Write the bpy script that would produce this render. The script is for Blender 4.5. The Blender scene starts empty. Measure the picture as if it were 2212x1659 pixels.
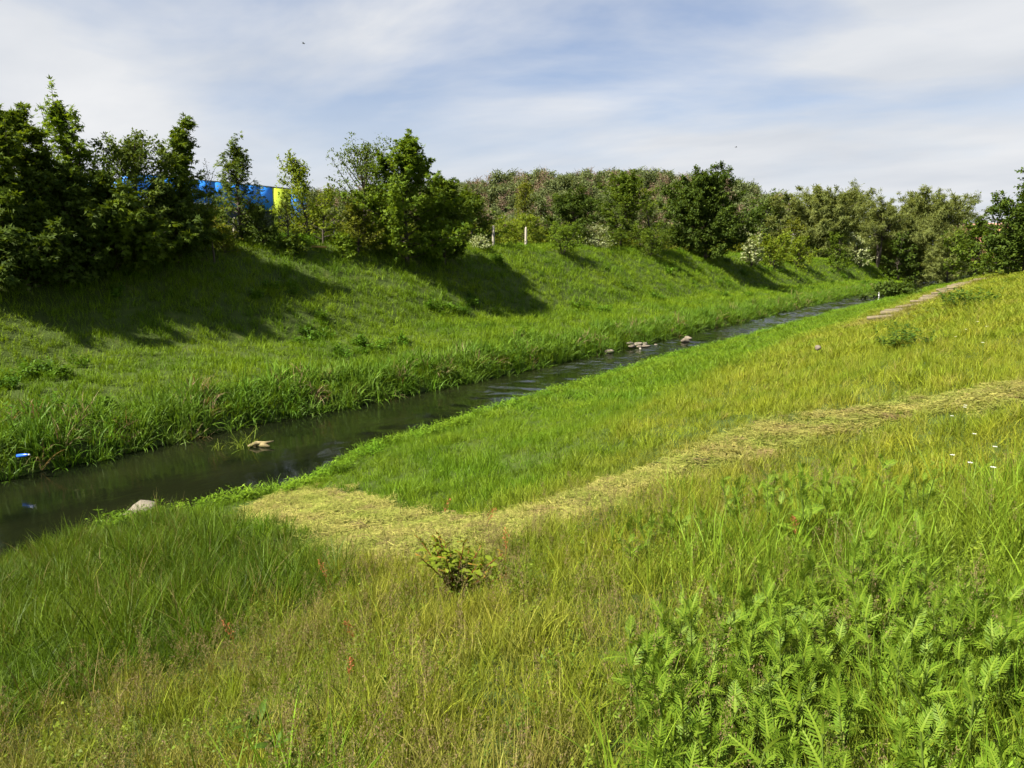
import bpy, math, random
import numpy as np
from mathutils import Vector

# ------------------------------------------------------------------ camera, sky, sun, exposure
SC = bpy.context.scene
COL = SC.collection
EYE = 4.4                                   # eye height above the water (z = 0)
YAW, PITCH = 35.05, 9.93
cam_d = bpy.data.cameras.new('camera')
cam_d.sensor_width = 36.0
cam_d.lens = 36.0 * 1522 / 2212
cam_d.clip_start, cam_d.clip_end = 0.05, 6000
cam = bpy.data.objects.new('camera', cam_d)
cam.location = (0, 0, EYE)
cam.rotation_euler = (math.radians(90 - PITCH), 0, math.radians(YAW))
COL.objects.link(cam)
SC.camera = cam

SUN_EL = math.radians(48)
SUN_TRAVEL = Vector((0.42 * math.cos(SUN_EL), 0.9075 * math.cos(SUN_EL), -math.sin(SUN_EL)))
sun_d = bpy.data.lights.new('sun', 'SUN')
sun_d.energy = 5.0
sun_d.angle = math.radians(1.4)
sun_d.color = (1.0, 0.93, 0.80)
sun = bpy.data.objects.new('sun', sun_d)
sun.rotation_euler = SUN_TRAVEL.to_track_quat('-Z', 'Y').to_euler()
COL.objects.link(sun)

world = bpy.data.worlds.new('World')
SC.world = world
world.use_nodes = True
nt = world.node_tree
nt.nodes.clear()


def N(t, kind, **kw):
    n = t.nodes.new(kind)
    for k, v in kw.items():
        setattr(n, k, v)
    return n


def ramp(t, stops):
    r = N(t, 'ShaderNodeValToRGB')
    e = r.color_ramp.elements
    while len(e) < len(stops):
        e.new(0.5)
    for el, (p, c) in zip(e, stops):
        el.position = p
        el.color = (*c, 1) if len(c) == 3 else c
    return r


SKY_STRENGTH = 0.05
L = nt.links.new
sky = N(nt, 'ShaderNodeTexSky', sky_type='NISHITA', sun_disc=False)
sky.sun_elevation = SUN_EL
sky.sun_rotation = math.radians(205)
sky.dust_density = 1.2
tc = N(nt, 'ShaderNodeTexCoord')
sep = N(nt, 'ShaderNodeSeparateXYZ')
L(tc.outputs['Generated'], sep.inputs[0])
zz = N(nt, 'ShaderNodeMath', operation='MAXIMUM')
L(sep.outputs['Z'], zz.inputs[0]); zz.inputs[1].default_value = 0.0
za = N(nt, 'ShaderNodeMath', operation='ADD')
L(zz.outputs[0], za.inputs[0]); za.inputs[1].default_value = 0.14
dx = N(nt, 'ShaderNodeMath', operation='DIVIDE'); L(sep.outputs['X'], dx.inputs[0]); L(za.outputs[0], dx.inputs[1])
dy = N(nt, 'ShaderNodeMath', operation='DIVIDE'); L(sep.outputs['Y'], dy.inputs[0]); L(za.outputs[0], dy.inputs[1])
cmb = N(nt, 'ShaderNodeCombineXYZ'); L(dx.outputs[0], cmb.inputs[0]); L(dy.outputs[0], cmb.inputs[1])
mp = N(nt, 'ShaderNodeMapping'); L(cmb.outputs[0], mp.inputs[0])
mp.inputs['Location'].default_value = (0.35, 0.55, 0.0)
mp.inputs['Rotation'].default_value = (0, 0, math.radians(20))
mp.inputs['Scale'].default_value = (0.55, 0.9, 1)
n1 = N(nt, 'ShaderNodeTexNoise'); L(mp.outputs[0], n1.inputs['Vector'])
n1.inputs['Scale'].default_value = 0.75; n1.inputs['Detail'].default_value = 7; n1.inputs['Roughness'].default_value = 0.52
n1.inputs['Distortion'].default_value = 0.5
r1 = ramp(nt, [(0.38, (0.0, 0.0, 0.0)), (0.56, (0.97, 0.97, 0.97))])
L(n1.outputs['Fac'], r1.inputs[0])
n2 = N(nt, 'ShaderNodeTexNoise'); L(mp.outputs[0], n2.inputs['Vector'])
n2.inputs['Scale'].default_value = 1.5; n2.inputs['Detail'].default_value = 5; n2.inputs['Roughness'].default_value = 0.5
r2 = ramp(nt, [(0.3, (4.0, 4.25, 4.65)), (0.7, (5.45, 5.5, 5.6))])
L(n2.outputs['Fac'], r2.inputs[0])
mix = N(nt, 'ShaderNodeMixRGB')
hzr = ramp(nt, [(0.0, (1, 1, 1)), (0.15, (.62, .62, .62)), (0.31, (0, 0, 0))])
L(zz.outputs[0], hzr.inputs[0])
scr = N(nt, 'ShaderNodeMixRGB', blend_type='SCREEN'); scr.inputs[0].default_value = 1
L(r1.outputs[0], scr.inputs[1]); L(hzr.outputs[0], scr.inputs[2])
L(scr.outputs[0], mix.inputs[0]); skm = N(nt, 'ShaderNodeMixRGB', blend_type='MULTIPLY'); skm.inputs[0].default_value = 1; skm.inputs[2].default_value = (.72, .80, .94, 1)
L(sky.outputs[0], skm.inputs[1]); L(skm.outputs[0], mix.inputs[1]); L(r2.outputs[0], mix.inputs[2])
bg = N(nt, 'ShaderNodeBackground'); bg.inputs['Strength'].default_value = SKY_STRENGTH
L(mix.outputs[0], bg.inputs['Color'])
wo = N(nt, 'ShaderNodeOutputWorld'); L(bg.outputs[0], wo.inputs['Surface'])

SC.view_settings.view_transform = 'Standard'
SC.view_settings.look = 'None'
SC.view_settings.gamma = 1.0
SC.view_settings.exposure = 1.68
SC.render.engine = 'CYCLES'
SC.cycles.max_bounces = 5
SC.cycles.use_adaptive_sampling = True
SC.cycles.adaptive_threshold = 0.03
SC.cycles.diffuse_bounces = 2
SC.cycles.transmission_bounces = 4
SC.cycles.glossy_bounces = 3
SC.cycles.use_denoising = True

# ------------------------------------------------------------------ helpers
rng = np.random.default_rng(11)
random.seed(11)


def tag(o, label=None, cat=None, group=None, kind=None):
    for k, v in (('label', label), ('category', cat), ('group', group), ('kind', kind)):
        if v:
            o[k] = v
    return o


def link(o, parent=None):
    COL.objects.link(o)
    if parent:
        o.parent = parent
    return o


def empty(name, loc=(0, 0, 0), rz=0.0):
    o = bpy.data.objects.new(name, None)
    o.location = loc
    o.rotation_euler = (0, 0, rz)
    o.empty_display_size = 0.2
    return link(o)


def quads(name, V, F, mat=None, v=None, smooth=False):
    """mesh from (n,3) verts and (m,4) faces; v = per-face float attribute"""
    V = np.ascontiguousarray(V, dtype=np.float32)
    F = np.ascontiguousarray(F, dtype=np.int32)
    k = F.shape[1]
    me = bpy.data.meshes.new(name)
    me.vertices.add(len(V)); me.vertices.foreach_set('co', V.ravel())
    me.loops.add(F.size); me.loops.foreach_set('vertex_index', F.ravel())
    me.polygons.add(len(F))
    me.polygons.foreach_set('loop_start', np.arange(0, F.size, k, dtype=np.int32))
    me.polygons.foreach_set('loop_total', np.full(len(F), k, dtype=np.int32))
    if smooth:
        me.polygons.foreach_set('use_smooth', np.ones(len(F), dtype=bool))
    me.update(calc_edges=True)
    if v is not None:
        at_ = me.attributes.new('v', 'FLOAT', 'FACE')
        at_.data.foreach_set('value', np.asarray(v, dtype=np.float32))
    if mat:
        me.materials.append(mat)
    return me


def obj(name, me, parent=None, loc=None):
    o = bpy.data.objects.new(name, me)
    if loc is not None:
        o.location = loc
    return link(o, parent)


class MB:
    """collects quads: boxes, tubes, lumps"""
    def __init__(s):
        s.V, s.F, s.n = [], [], 0

    def add(s, V, F):
        s.V.append(np.asarray(V, float)); s.F.append(np.asarray(F, int) + s.n); s.n += len(V)

    def box(s, x0, x1, y0, y1, z0, z1):
        V = [(x, y, z) for z in (z0, z1) for x, y in ((x0, y0), (x1, y0), (x1, y1), (x0, y1))]
        s.add(V, [(3, 2, 1, 0), (4, 5, 6, 7), (0, 1, 5, 4), (1, 2, 6, 5), (2, 3, 7, 6), (3, 0, 4, 7)])
        return s

    def tube(s, P, R, n=6, cap=True):
        P = np.asarray(P, float); m = len(P)
        R = np.broadcast_to(np.asarray(R, float), (m,))
        T = np.gradient(P, axis=0); T /= np.linalg.norm(T, axis=1)[:, None] + 1e-9
        ref = np.array([0.31, 0.87, 0.38]) if abs(T[0][2]) > .8 else np.array([0, 0, 1.])
        A = np.cross(T, ref); A /= np.linalg.norm(A, axis=1)[:, None] + 1e-9
        B = np.cross(T, A)
        th = np.arange(n) * 2 * np.pi / n
        V = (P[:, None] + R[:, None, None] * (np.cos(th)[None, :, None] * A[:, None] + np.sin(th)[None, :, None] * B[:, None])).reshape(-1, 3)
        i = np.arange(m - 1)[:, None] * n; j = np.arange(n)[None]; k = (j + 1) % n
        F = np.stack([i + j, i + k, i + n + k, i + n + j], -1).reshape(-1, 4)
        s.add(V, F)
        if cap:
            c = (m - 1) * n
            for q in range(0, n - 2, 2):
                s.F.append(np.array([[c, c + q + 1, c + q + 2, c + min(q + 3, n - 1)]]) + s.n - len(V))
        return s

    def mesh(s, name, mat, smooth=False, v=None):
        return quads(name, np.concatenate(s.V), np.concatenate(s.F), mat, v, smooth)


def norm(a):
    return a / (np.linalg.norm(a, axis=-1, keepdims=True) + 1e-9)


_w = np.random.default_rng(3)
_W = [(_w.normal(size=2), _w.uniform(0, 6.28)) for _ in range(60)]


def wave(x, y, scale, seed=0):
    """smooth value noise about -1..1"""
    r = 0
    for k in range(6):
        d, p = _W[(seed * 7 + k) % 60]
        r = r + np.sin((x * d[0] + y * d[1]) * (1 + .35 * k) / scale * 2.2 + p + seed)
    return r / 3.2


# ------------------------------------------------------------------ terrain
YL = [-400, -20, 5, 10.7, 14.3, 20, 28, 42, 71, 98, 125, 140, 160, 213, 260, 400]
XLv = [-16.5, -16.4, -16.4, -16.5, -16.2, -15.9, -15.8, -15.8, -15.9, -15.9, -15.7, -15.4, -16.0, -19.5, -23, -45]
YR = [-400, -20, 3, 5.2, 6.6, 8.5, 11, 13, 16.3, 21.4, 30, 42, 62, 80, 98, 115, 150, 204, 260, 400]
XRv = [-11.9, -11.8, -11.8, -12.0, -11.5, -11.0, -12.0, -11.9, -12.2, -12.2, -12.5, -12.2, -12.1, -11.6, -11.3, -11.2, -11.4, -14.0, -18, -40]


def table(xs, ys, k, lo=-8, hi=90, step=.05):
    g = np.arange(lo, hi, step)
    v = np.interp(g, xs, ys)
    n = int(k / step) | 1
    w = np.hanning(n + 2)[1:-1]; w /= w.sum()
    return g, np.convolve(np.pad(v, n // 2, mode='edge'), w, 'valid')


TL = table([-8, -1, 0, .35, 1.2, 6.4, 9, 12, 13.5, 80], [-.5, -.45, -.12, .42, .7, 1.45, 3.2, 5.1, 5.4, 5.5], .6)
TR = table([-8, -1, 0, .3, 1, 3, 12.2, 17, 19, 80], [-.5, -.45, -.12, .12, .28, .6, 2.7, 3.35, 3.45, 3.6], .5)


def xl(Y): return np.interp(Y, YL, XLv)
def xr(Y): return np.interp(Y, YR, XRv)


def ht(X, Y):
    X = np.asarray(X, float); Y = np.asarray(Y, float)
    a = xl(Y) - X; b = X - xr(Y)
    sa = np.interp(Y, [80, 140], [1, .62])
    kc = np.interp(Y, [60, 150], [1, .8])
    sb = np.interp(Y, [16, 60], [1, 1.4])
    zl = np.interp(a / sa, *TL) * kc
    zr = np.interp(b + (sb - 1) * np.clip(b - 4.5, 0, None) * 1.45, *TR)
    z = np.where(a > -1.0, zl, np.where(b > -1.0, zr, -.5))
    und = .07 * wave(X, Y, 3.0, 1) + .10 * wave(X, Y, 8.0, 2)
    return z + und * np.clip(np.maximum(a, b) - .5, 0, 2) / 2


def hz(x, y): return float(ht(x, y))


# view geometry, to set things on real ground
def bearing(px):
    """horizontal unit vector of a column of the photograph (2212 wide)"""
    cx = (px - 1106) / 1522
    a = math.atan2(cx, math.cos(math.radians(PITCH)) + (829.5 - 563) / 1522 * math.sin(math.radians(PITCH)))
    t = math.radians(90 + YAW) - a
    return math.cos(t), math.sin(t)


def col(px, X):
    c, s = bearing(px)
    return X * s / c


def far(px, d):
    c, s = bearing(px)
    return c * d, s * d


def ztop(px, py, x, y):
    """height of a point seen at row py above ground position (x, y)"""
    yw = math.radians(YAW); p = math.radians(PITCH)
    fwd = -math.sin(yw) * x + math.cos(yw) * y
    t = (829.5 - py) / 1522
    return EYE + fwd * (t * math.cos(p) - math.sin(p)) / (math.cos(p) + t * math.sin(p))


# ------------------------------------------------------------------ materials
def new_mat(name):
    m = bpy.data.materials.new(name)
    m.use_nodes = True
    m.node_tree.nodes.clear()
    return m, m.node_tree


def leaf_mat(name, dark, light, transl=.42, inst=False, rough=.6, spec=.10):
    m, t = new_mat(name)
    L = t.links.new
    a = N(t, 'ShaderNodeAttribute', attribute_name='v')
    r = ramp(t, [(0, dark), (1, light)])
    L(a.outputs['Fac'], r.inputs[0])
    c = r.outputs[0]
    if inst:
        ti = N(t, 'ShaderNodeAttribute', attribute_name='tint', attribute_type='INSTANCER')
        mu = N(t, 'ShaderNodeMixRGB', blend_type='MULTIPLY')
        mu.inputs[0].default_value = 1
        L(c, mu.inputs[1]); L(ti.outputs['Color'], mu.inputs[2])
        c = mu.outputs[0]
    p = N(t, 'ShaderNodeBsdfPrincipled')
    p.inputs['Roughness'].default_value = rough
    p.inputs['Specular IOR Level'].default_value = spec
    L(c, p.inputs['Base Color'])
    tr = N(t, 'ShaderNodeBsdfTranslucent')
    tm = N(t, 'ShaderNodeMixRGB', blend_type='MULTIPLY'); tm.inputs[0].default_value = 1
    tm.inputs[2].default_value = (1.25, 1.15, .55, 1)
    L(c, tm.inputs[1]); L(tm.outputs[0], tr.inputs['Color'])
    mx = N(t, 'ShaderNodeMixShader'); mx.inputs[0].default_value = transl
    L(p.outputs[0], mx.inputs[1]); L(tr.outputs[0], mx.inputs[2])
    o = N(t, 'ShaderNodeOutputMaterial'); L(mx.outputs[0], o.inputs[0])
    return m


def solid_mat(name, c1, c2, scale=8.0, rough=.8, bump=.3, spec=.3, stretch=(1, 1, 1), metal=0.0):
    m, t = new_mat(name)
    L = t.links.new
    tc = N(t, 'ShaderNodeTexCoord')
    mp = N(t, 'ShaderNodeMapping'); mp.inputs['Scale'].default_value = stretch
    L(tc.outputs['Object'], mp.inputs[0])
    n = N(t, 'ShaderNodeTexNoise'); n.inputs['Scale'].default_value = scale; n.inputs['Detail'].default_value = 8
    n.inputs['Roughness'].default_value = .65
    L(mp.outputs[0], n.inputs['Vector'])
    r = ramp(t, [(.3, c1), (.7, c2)]); L(n.outputs['Fac'], r.inputs[0])
    p = N(t, 'ShaderNodeBsdfPrincipled')
    p.inputs['Roughness'].default_value = rough
    p.inputs['Specular IOR Level'].default_value = spec
    p.inputs['Metallic'].default_value = metal
    L(r.outputs[0], p.inputs['Base Color'])
    if bump:
        b = N(t, 'ShaderNodeBump'); b.inputs['Strength'].default_value = bump; b.inputs['Distance'].default_value = .02
        L(n.outputs['Fac'], b.inputs['Height']); L(b.outputs[0], p.inputs['Normal'])
    o = N(t, 'ShaderNodeOutputMaterial'); L(p.outputs[0], o.inputs[0])
    return m


M = {}
M['bark'] = solid_mat('bark', (.030, .023, .016), (.085, .070, .055), 14, .9, .6, stretch=(1, 1, .25))
M['bark_pale'] = solid_mat('bark_pale', (.14, .13, .11), (.30, .28, .24), 10, .9, .5, stretch=(1, 1, .3))
M['stone'] = solid_mat('stone', (.085, .075, .055), (.22, .19, .14), 9, .85, .5)
M['stone_warm'] = solid_mat('stone_warm', (.075, .062, .045), (.19, .16, .115), 7, .85, .5)
M['concrete'] = solid_mat('concrete', (.20, .18, .14), (.34, .31, .25), 12, .9, .4)
M['slab'] = solid_mat('slab', (.085, .070, .040), (.18, .148, .090), 6, .9, .5)
M['steel'] = solid_mat('steel', (.22, .24, .26), (.32, .34, .36), 3, .5, 0, metal=.6)
M['white'] = solid_mat('white_paint', (.66, .66, .64), (.8, .8, .78), 20, .5, .05)
M['red'] = solid_mat('red_paint', (.5, .05, .03), (.62, .08, .05), 20, .5, .05)
M['blue_wall'] = solid_mat('blue_cladding', (.022, .19, .66), (.03, .22, .74), .6, .45, 0)
M['lime_wall'] = solid_mat('lime_cladding', (.33, .42, .03), (.38, .48, .04), .6, .45, 0)
M['yellow'] = solid_mat('yellow_paint', (.55, .42, .02), (.65, .5, .04), 3, .5, 0)
M['glass'] = solid_mat('dark_glass', (.02, .025, .03), (.04, .045, .05), 1, .08, 0, spec=.6)
M['brick'] = solid_mat('brick_wall', (.28, .12, .08), (.38, .18, .12), 2, .9, .1)
M['roof'] = solid_mat('roof_tile', (.30, .16, .12), (.40, .24, .18), 4, .9, .2)
M['wood'] = solid_mat('yellow_board', (.26, .17, .04), (.38, .26, .07), 9, .7, .3, stretch=(.2, 1, 1))
M['bottle'] = solid_mat('blue_plastic', (.02, .10, .55), (.03, .14, .65), 2, .25, 0, spec=.5)
M['bird'] = solid_mat('bird_plumage', (.03, .03, .03), (.08, .08, .08), 3, .8, 0)
M['driftwood'] = solid_mat('driftwood', (.08, .06, .03), (.27, .22, .10), 9, .8, .4, stretch=(1, .2, 1))


def ground_material():
    m, t = new_mat('ground_soil')
    L = t.links.new
    g = N(t, 'ShaderNodeNewGeometry')
    n = N(t, 'ShaderNodeTexNoise'); n.inputs['Scale'].default_value = 1.2; n.inputs['Detail'].default_value = 10
    n.inputs['Roughness'].default_value = .7
    L(g.outputs['Position'], n.inputs['Vector'])
    r = ramp(t, [(.3, (.030, .042, .010)), (.55, (.050, .075, .014)), (.75, (.085, .080, .030))])
    L(n.outputs['Fac'], r.inputs[0])
    n2 = N(t, 'ShaderNodeTexNoise'); n2.inputs['Scale'].default_value = 22; n2.inputs['Detail'].default_value = 6
    L(g.outputs['Position'], n2.inputs['Vector'])
    p = N(t, 'ShaderNodeBsdfPrincipled'); p.inputs['Roughness'].default_value = .95
    p.inputs['Specular IOR Level'].default_value = .1
    L(r.outputs[0], p.inputs['Base Color'])
    b = N(t, 'ShaderNodeBump'); b.inputs['Strength'].default_value = .8; b.inputs['Distance'].default_value = .05
    L(n2.outputs['Fac'], b.inputs['Height']); L(b.outputs[0], p.inputs['Normal'])
    o = N(t, 'ShaderNodeOutputMaterial'); L(p.outputs[0], o.inputs[0])
    return m


def water_material():
    m, t = new_mat('stream_water')
    L = t.links.new
    g = N(t, 'ShaderNodeNewGeometry')
    mp = N(t, 'ShaderNodeMapping'); mp.inputs['Scale'].default_value = (1.0, .42, 1)
    L(g.outputs['Position'], mp.inputs[0])
    n = N(t, 'ShaderNodeTexNoise'); n.inputs['Scale'].default_value = 3.4; n.inputs['Detail'].default_value = 6
    n.inputs['Roughness'].default_value = .55; n.inputs['Distortion'].default_value = .8
    L(mp.outputs[0], n.inputs['Vector'])
    n3 = N(t, 'ShaderNodeTexNoise'); n3.inputs['Scale'].default_value = .55; n3.inputs['Detail'].default_value = 3
    L(mp.outputs[0], n3.inputs['Vector'])
    r3 = ramp(t, [(.35, (.12, .12, .12)), (.65, (1, 1, 1))]); L(n3.outputs['Fac'], r3.inputs[0])
    r = ramp(t, [(.35, (.003, .0045, .002)), (.7, (.009, .011, .004))]); L(n3.outputs['Fac'], r.inputs[0])
    p = N(t, 'ShaderNodeBsdfPrincipled')
    p.inputs['Roughness'].default_value = .06
    p.inputs['IOR'].default_value = 1.33
    L(r.outputs[0], p.inputs['Base Color'])
    b = N(t, 'ShaderNodeBump'); b.inputs['Distance'].default_value = .22
    ms = N(t, 'ShaderNodeMath', operation='MULTIPLY'); ms.inputs[1].default_value = .4
    sp = N(t, 'ShaderNodeSeparateXYZ'); L(g.outputs['Position'], sp.inputs[0])
    ry = N(t, 'ShaderNodeMapRange'); ry.inputs['From Min'].default_value = 11; ry.inputs['From Max'].default_value = 34
    ry.inputs['To Min'].default_value = .10; ry.inputs['To Max'].default_value = 1.0
    L(sp.outputs['Y'], ry.inputs['Value'])
    m2 = N(t, 'ShaderNodeMath', operation='MULTIPLY')
    L(r3.outputs[0], ms.inputs[0]); L(ms.outputs[0], m2.inputs[0]); L(ry.outputs[0], m2.inputs[1]); L(m2.outputs[0], b.inputs['Strength'])
    L(n.outputs['Fac'], b.inputs['Height']); L(b.outputs[0], p.inputs['Normal'])
    o = N(t, 'ShaderNodeOutputMaterial'); L(p.outputs[0], o.inputs[0])
    return m


M['ground'] = ground_material()
M['water'] = water_material()

# ------------------------------------------------------------------ ground, water, hill
def axis(dense_lo, dense_hi, step, lo, hi, g=1.28):
    a = list(np.arange(dense_lo, dense_hi + 1e-6, step))
    s = step
    while a[-1] < hi:
        s *= g; a.append(a[-1] + s)
    s = step
    while a[0] > lo:
        s *= g; a.insert(0, a[0] - s)
    return np.array(a)


gx = axis(-32, 8, .25, -2600, 2600)
gy = axis(-2, 60, .4, -900, 3500, 1.06)
GX, GY = np.meshgrid(gx, gy)
GZ = ht(GX, GY)
nx, ny = len(gx), len(gy)
ii = np.arange(ny - 1)[:, None] * nx + np.arange(nx - 1)[None]
GF = np.stack([ii, ii + 1, ii + nx + 1, ii + nx], -1).reshape(-1, 4)
ground = obj('ground', quads('ground', np.stack([GX, GY, GZ], -1).reshape(-1, 3), GF, M['ground'], smooth=True))
tag(ground, 'grassy valley ground with two banks beside the stream', 'ground', kind='structure')

wy = np.concatenate([np.arange(-40, 4, .5), np.arange(4, 120, .14), np.arange(120, 262, .6)])
wu = np.linspace(0, 1, 40)
WY, WU = np.meshgrid(wy, wu, indexing='ij')
WX = (xl(WY) - .35) * (1 - WU) + (xr(WY) + .3) * WU
_q = np.random.default_rng(19)
WZ = np.zeros_like(WX)
for k in range(26):
    lam = _q.uniform(.34, 1.5); an = _q.normal(math.pi / 2, .75); ph = _q.uniform(0, 6.28)
    amp = .0052 * lam ** .9
    WZ += amp * np.sin(2 * math.pi / lam * (WX * math.cos(an) + WY * math.sin(an)) + ph + 1.2 * wave(WX, WY, 1.7, k % 5))
calm = np.interp(WY, [9, 17, 30, 60], [.10, .35, 1.0, 1.25]) * np.clip(.62 + .6 * wave(WX, WY, 2.4, 5), .15, 1.4)
WZ *= calm
k = len(wu)
wi = np.arange(len(wy) - 1)[:, None] * k + np.arange(k - 1)[None]
wF = np.stack([wi, wi + 1, wi + k + 1, wi + k], -1).reshape(-1, 4)
tag(obj('water', quads('water', np.stack([WX, WY, WZ], -1).reshape(-1, 3), wF, M['water'], smooth=True)), 'narrow dark stream flowing between the banks', 'water', kind='structure')

# wooded hill far behind the left bank: ridge across the view
HD = 430.0
hp = [(560, 470), (700, 446), (860, 440), (970, 430), (1100, 408), (1300, 398), (1450, 404), (1560, 420), (1700, 470), (1800, 540)]
rows = []
pxs = np.linspace(540, 1820, 70)
off = np.linspace(-150, 220, 26)
for px in pxs:
    c, s = bearing(px)
    top = ztop(px, np.interp(px, [p[0] for p in hp], [p[1] for p in hp]), c * HD, s * HD)
    rr = []
    for o_ in off:
        d = HD + o_
        x, y = c * d, s * d
        e = math.exp(-(o_ / 85.0) ** 2) if o_ < 0 else math.exp(-(o_ / 160.0) ** 2)
        rr.append((x, y, 3.0 + (top - 3.0) * e + 1.2 * float(wave(x, y, 30, 4)) * e))
    rows.append(rr)
hV = np.array(rows).reshape(-1, 3)
hn = len(off)
hi_ = np.arange(len(pxs) - 1)[:, None] * hn + np.arange(hn - 1)[None]
hF = np.stack([hi_, hi_ + 1, hi_ + hn + 1, hi_ + hn], -1).reshape(-1, 4)
tag(obj('hill', quads('hill', hV, hF, M['ground'], smooth=True)), 'broad low hill rising behind the left bank', 'hill', kind='structure')
hill_grid = np.array(rows)

# ------------------------------------------------------------------ instanced cover (stuff)
def tuft(seed, n, rad, h0, h1, w, lean, curve, segs=4, sink=.06, wvar=.4, tipw=.08):
    """a clump of curved tapering blades; quads, one random v per blade"""
    r = np.random.default_rng(seed)
    a = r.uniform(0, 6.283, n); d = rad * np.sqrt(r.uniform(0, 1, n))
    base = np.stack([d * np.cos(a), d * np.sin(a), np.full(n, -sink)], -1)
    hh = r.uniform(h0, h1, n) + sink
    la = r.uniform(0, 6.283, n)
    ln = np.abs(r.normal(0, lean, n)) + .03
    cu = np.abs(r.normal(0, curve, n)) + .02
    ww = w * r.uniform(1 - wvar, 1 + wvar, n)
    t = np.linspace(0, 1, segs + 1)
    ang = ln[:, None] + cu[:, None] * (t ** 1.6)[None] * 1.6
    ds = (hh / segs)[:, None]
    hor = np.cumsum(np.sin(ang) * ds, 1) - np.sin(ang[:, :1]) * ds
    ver = np.cumsum(np.cos(ang) * ds, 1) - np.cos(ang[:, :1]) * ds
    P = base[:, None] + np.stack([hor * np.cos(la)[:, None], hor * np.sin(la)[:, None], ver], -1)
    fa = la + r.uniform(-1.2, 1.2, n) + 1.57
    S = np.stack([np.cos(fa), np.sin(fa), 0 * fa], -1)
    prof = np.where(t < .35, .75 + .25 * t / .35, 1 - (1 - tipw) * ((t - .35) / .65) ** 1.4)
    wid = (ww[:, None] * prof[None])[..., None] * .5
    V = np.stack([P - S[:, None] * wid, P + S[:, None] * wid], 2).reshape(-1, 3)
    b = (np.arange(n) * (segs + 1) * 2)[:, None] + np.arange(segs)[None] * 2
    F = np.stack([b, b + 1, b + 3, b + 2], -1).reshape(-1, 4)
    return V, F, np.repeat(r.uniform(0, 1, n), segs)


def panicles(seed, n, rad, h0, h1, spread, size, count, stemw=.0022, plen=.14):
    """flowering grass stems: thin stem and a loose head of small spikelets"""
    r = np.random.default_rng(seed)
    Vs, Fs, vs, nv = [], [], [], 0
    V, F, v = tuft(seed + 1, n, rad, h0, h1, stemw, .10, .12, 5, wvar=.2, tipw=.6)
    Vs.append(V); Fs.append(F); vs.append(v * .35); nv = len(V)
    tips = V.reshape(n, 6, 2, 3)[:, -1].mean(1)
    prev = V.reshape(n, 6, 2, 3)[:, -2].mean(1)
    ax = norm(tips - prev)
    m = n * count
    q = np.repeat(np.arange(n), count)
    s = r.uniform(0, 1, m)
    P = tips[q] - ax[q] * (plen * s)[:, None] + r.normal(size=(m, 3)) * (spread * (.25 + .75 * np.sin(np.pi * np.clip(s, .02, .98))))[:, None]
    A = norm(ax[q] + r.normal(size=(m, 3)) * .5); B = norm(np.cross(A, r.normal(size=(m, 3))))
    sz = size * r.uniform(.6, 1.3, m)
    V2 = np.stack([P, P + A * (sz * 1.2)[:, None] + B * (sz * .45)[:, None], P + A * (sz * 2.4)[:, None], P + A * (sz * 1.2)[:, None] - B * (sz * .45)[:, None]], 1).reshape(-1, 3)
    F2 = np.arange(m * 4).reshape(-1, 4) + nv
    Vs.append(V2); Fs.append(F2); vs.append(r.uniform(.45, 1, m))
    return np.concatenate(Vs), np.concatenate(Fs), np.concatenate(vs)


def herbs(seed, n, rad, h0, h1, leaf, per, ratio=.42):
    """leafy low herbs: stems with small pointed leaves"""
    r = np.random.default_rng(seed)
    V, F, v = tuft(seed + 5, n, rad, h0, h1, .003, .25, .25, 4, wvar=.2, tipw=.5)
    sp = V.reshape(n, 5, 2, 3).mean(2)
    m = n * per
    q = np.repeat(np.arange(n), per); s = r.uniform(.25, 1, m) * 4
    i = np.minimum(s.astype(int), 3); fr = (s - i)[:, None]
    P = sp[q, i] * (1 - fr) + sp[q, i + 1] * fr
    az = r.uniform(0, 6.283, m); el = r.normal(.25, .35, m)
    A = np.stack([np.cos(az) * np.cos(el), np.sin(az) * np.cos(el), np.sin(el)], -1)
    B = norm(np.cross(A, np.array([0, 0, 1.]) + r.normal(size=(m, 3)) * .35))
    U = np.cross(B, A)
    sz = (leaf * r.uniform(.6, 1.25, m))[:, None]
    V2 = np.stack([P, P + A * sz * .5 + B * sz * ratio * .5 + U * sz * .06, P + A * sz - U * sz * .08, P + A * sz * .5 - B * sz * ratio * .5 + U * sz * .06], 1).reshape(-1, 3)
    F2 = np.arange(m * 4).reshape(-1, 4) + len(V)
    return np.concatenate([V, V2]), np.concatenate([F, F2]), np.concatenate([v * .4, r.uniform(0, 1, m)])


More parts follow.
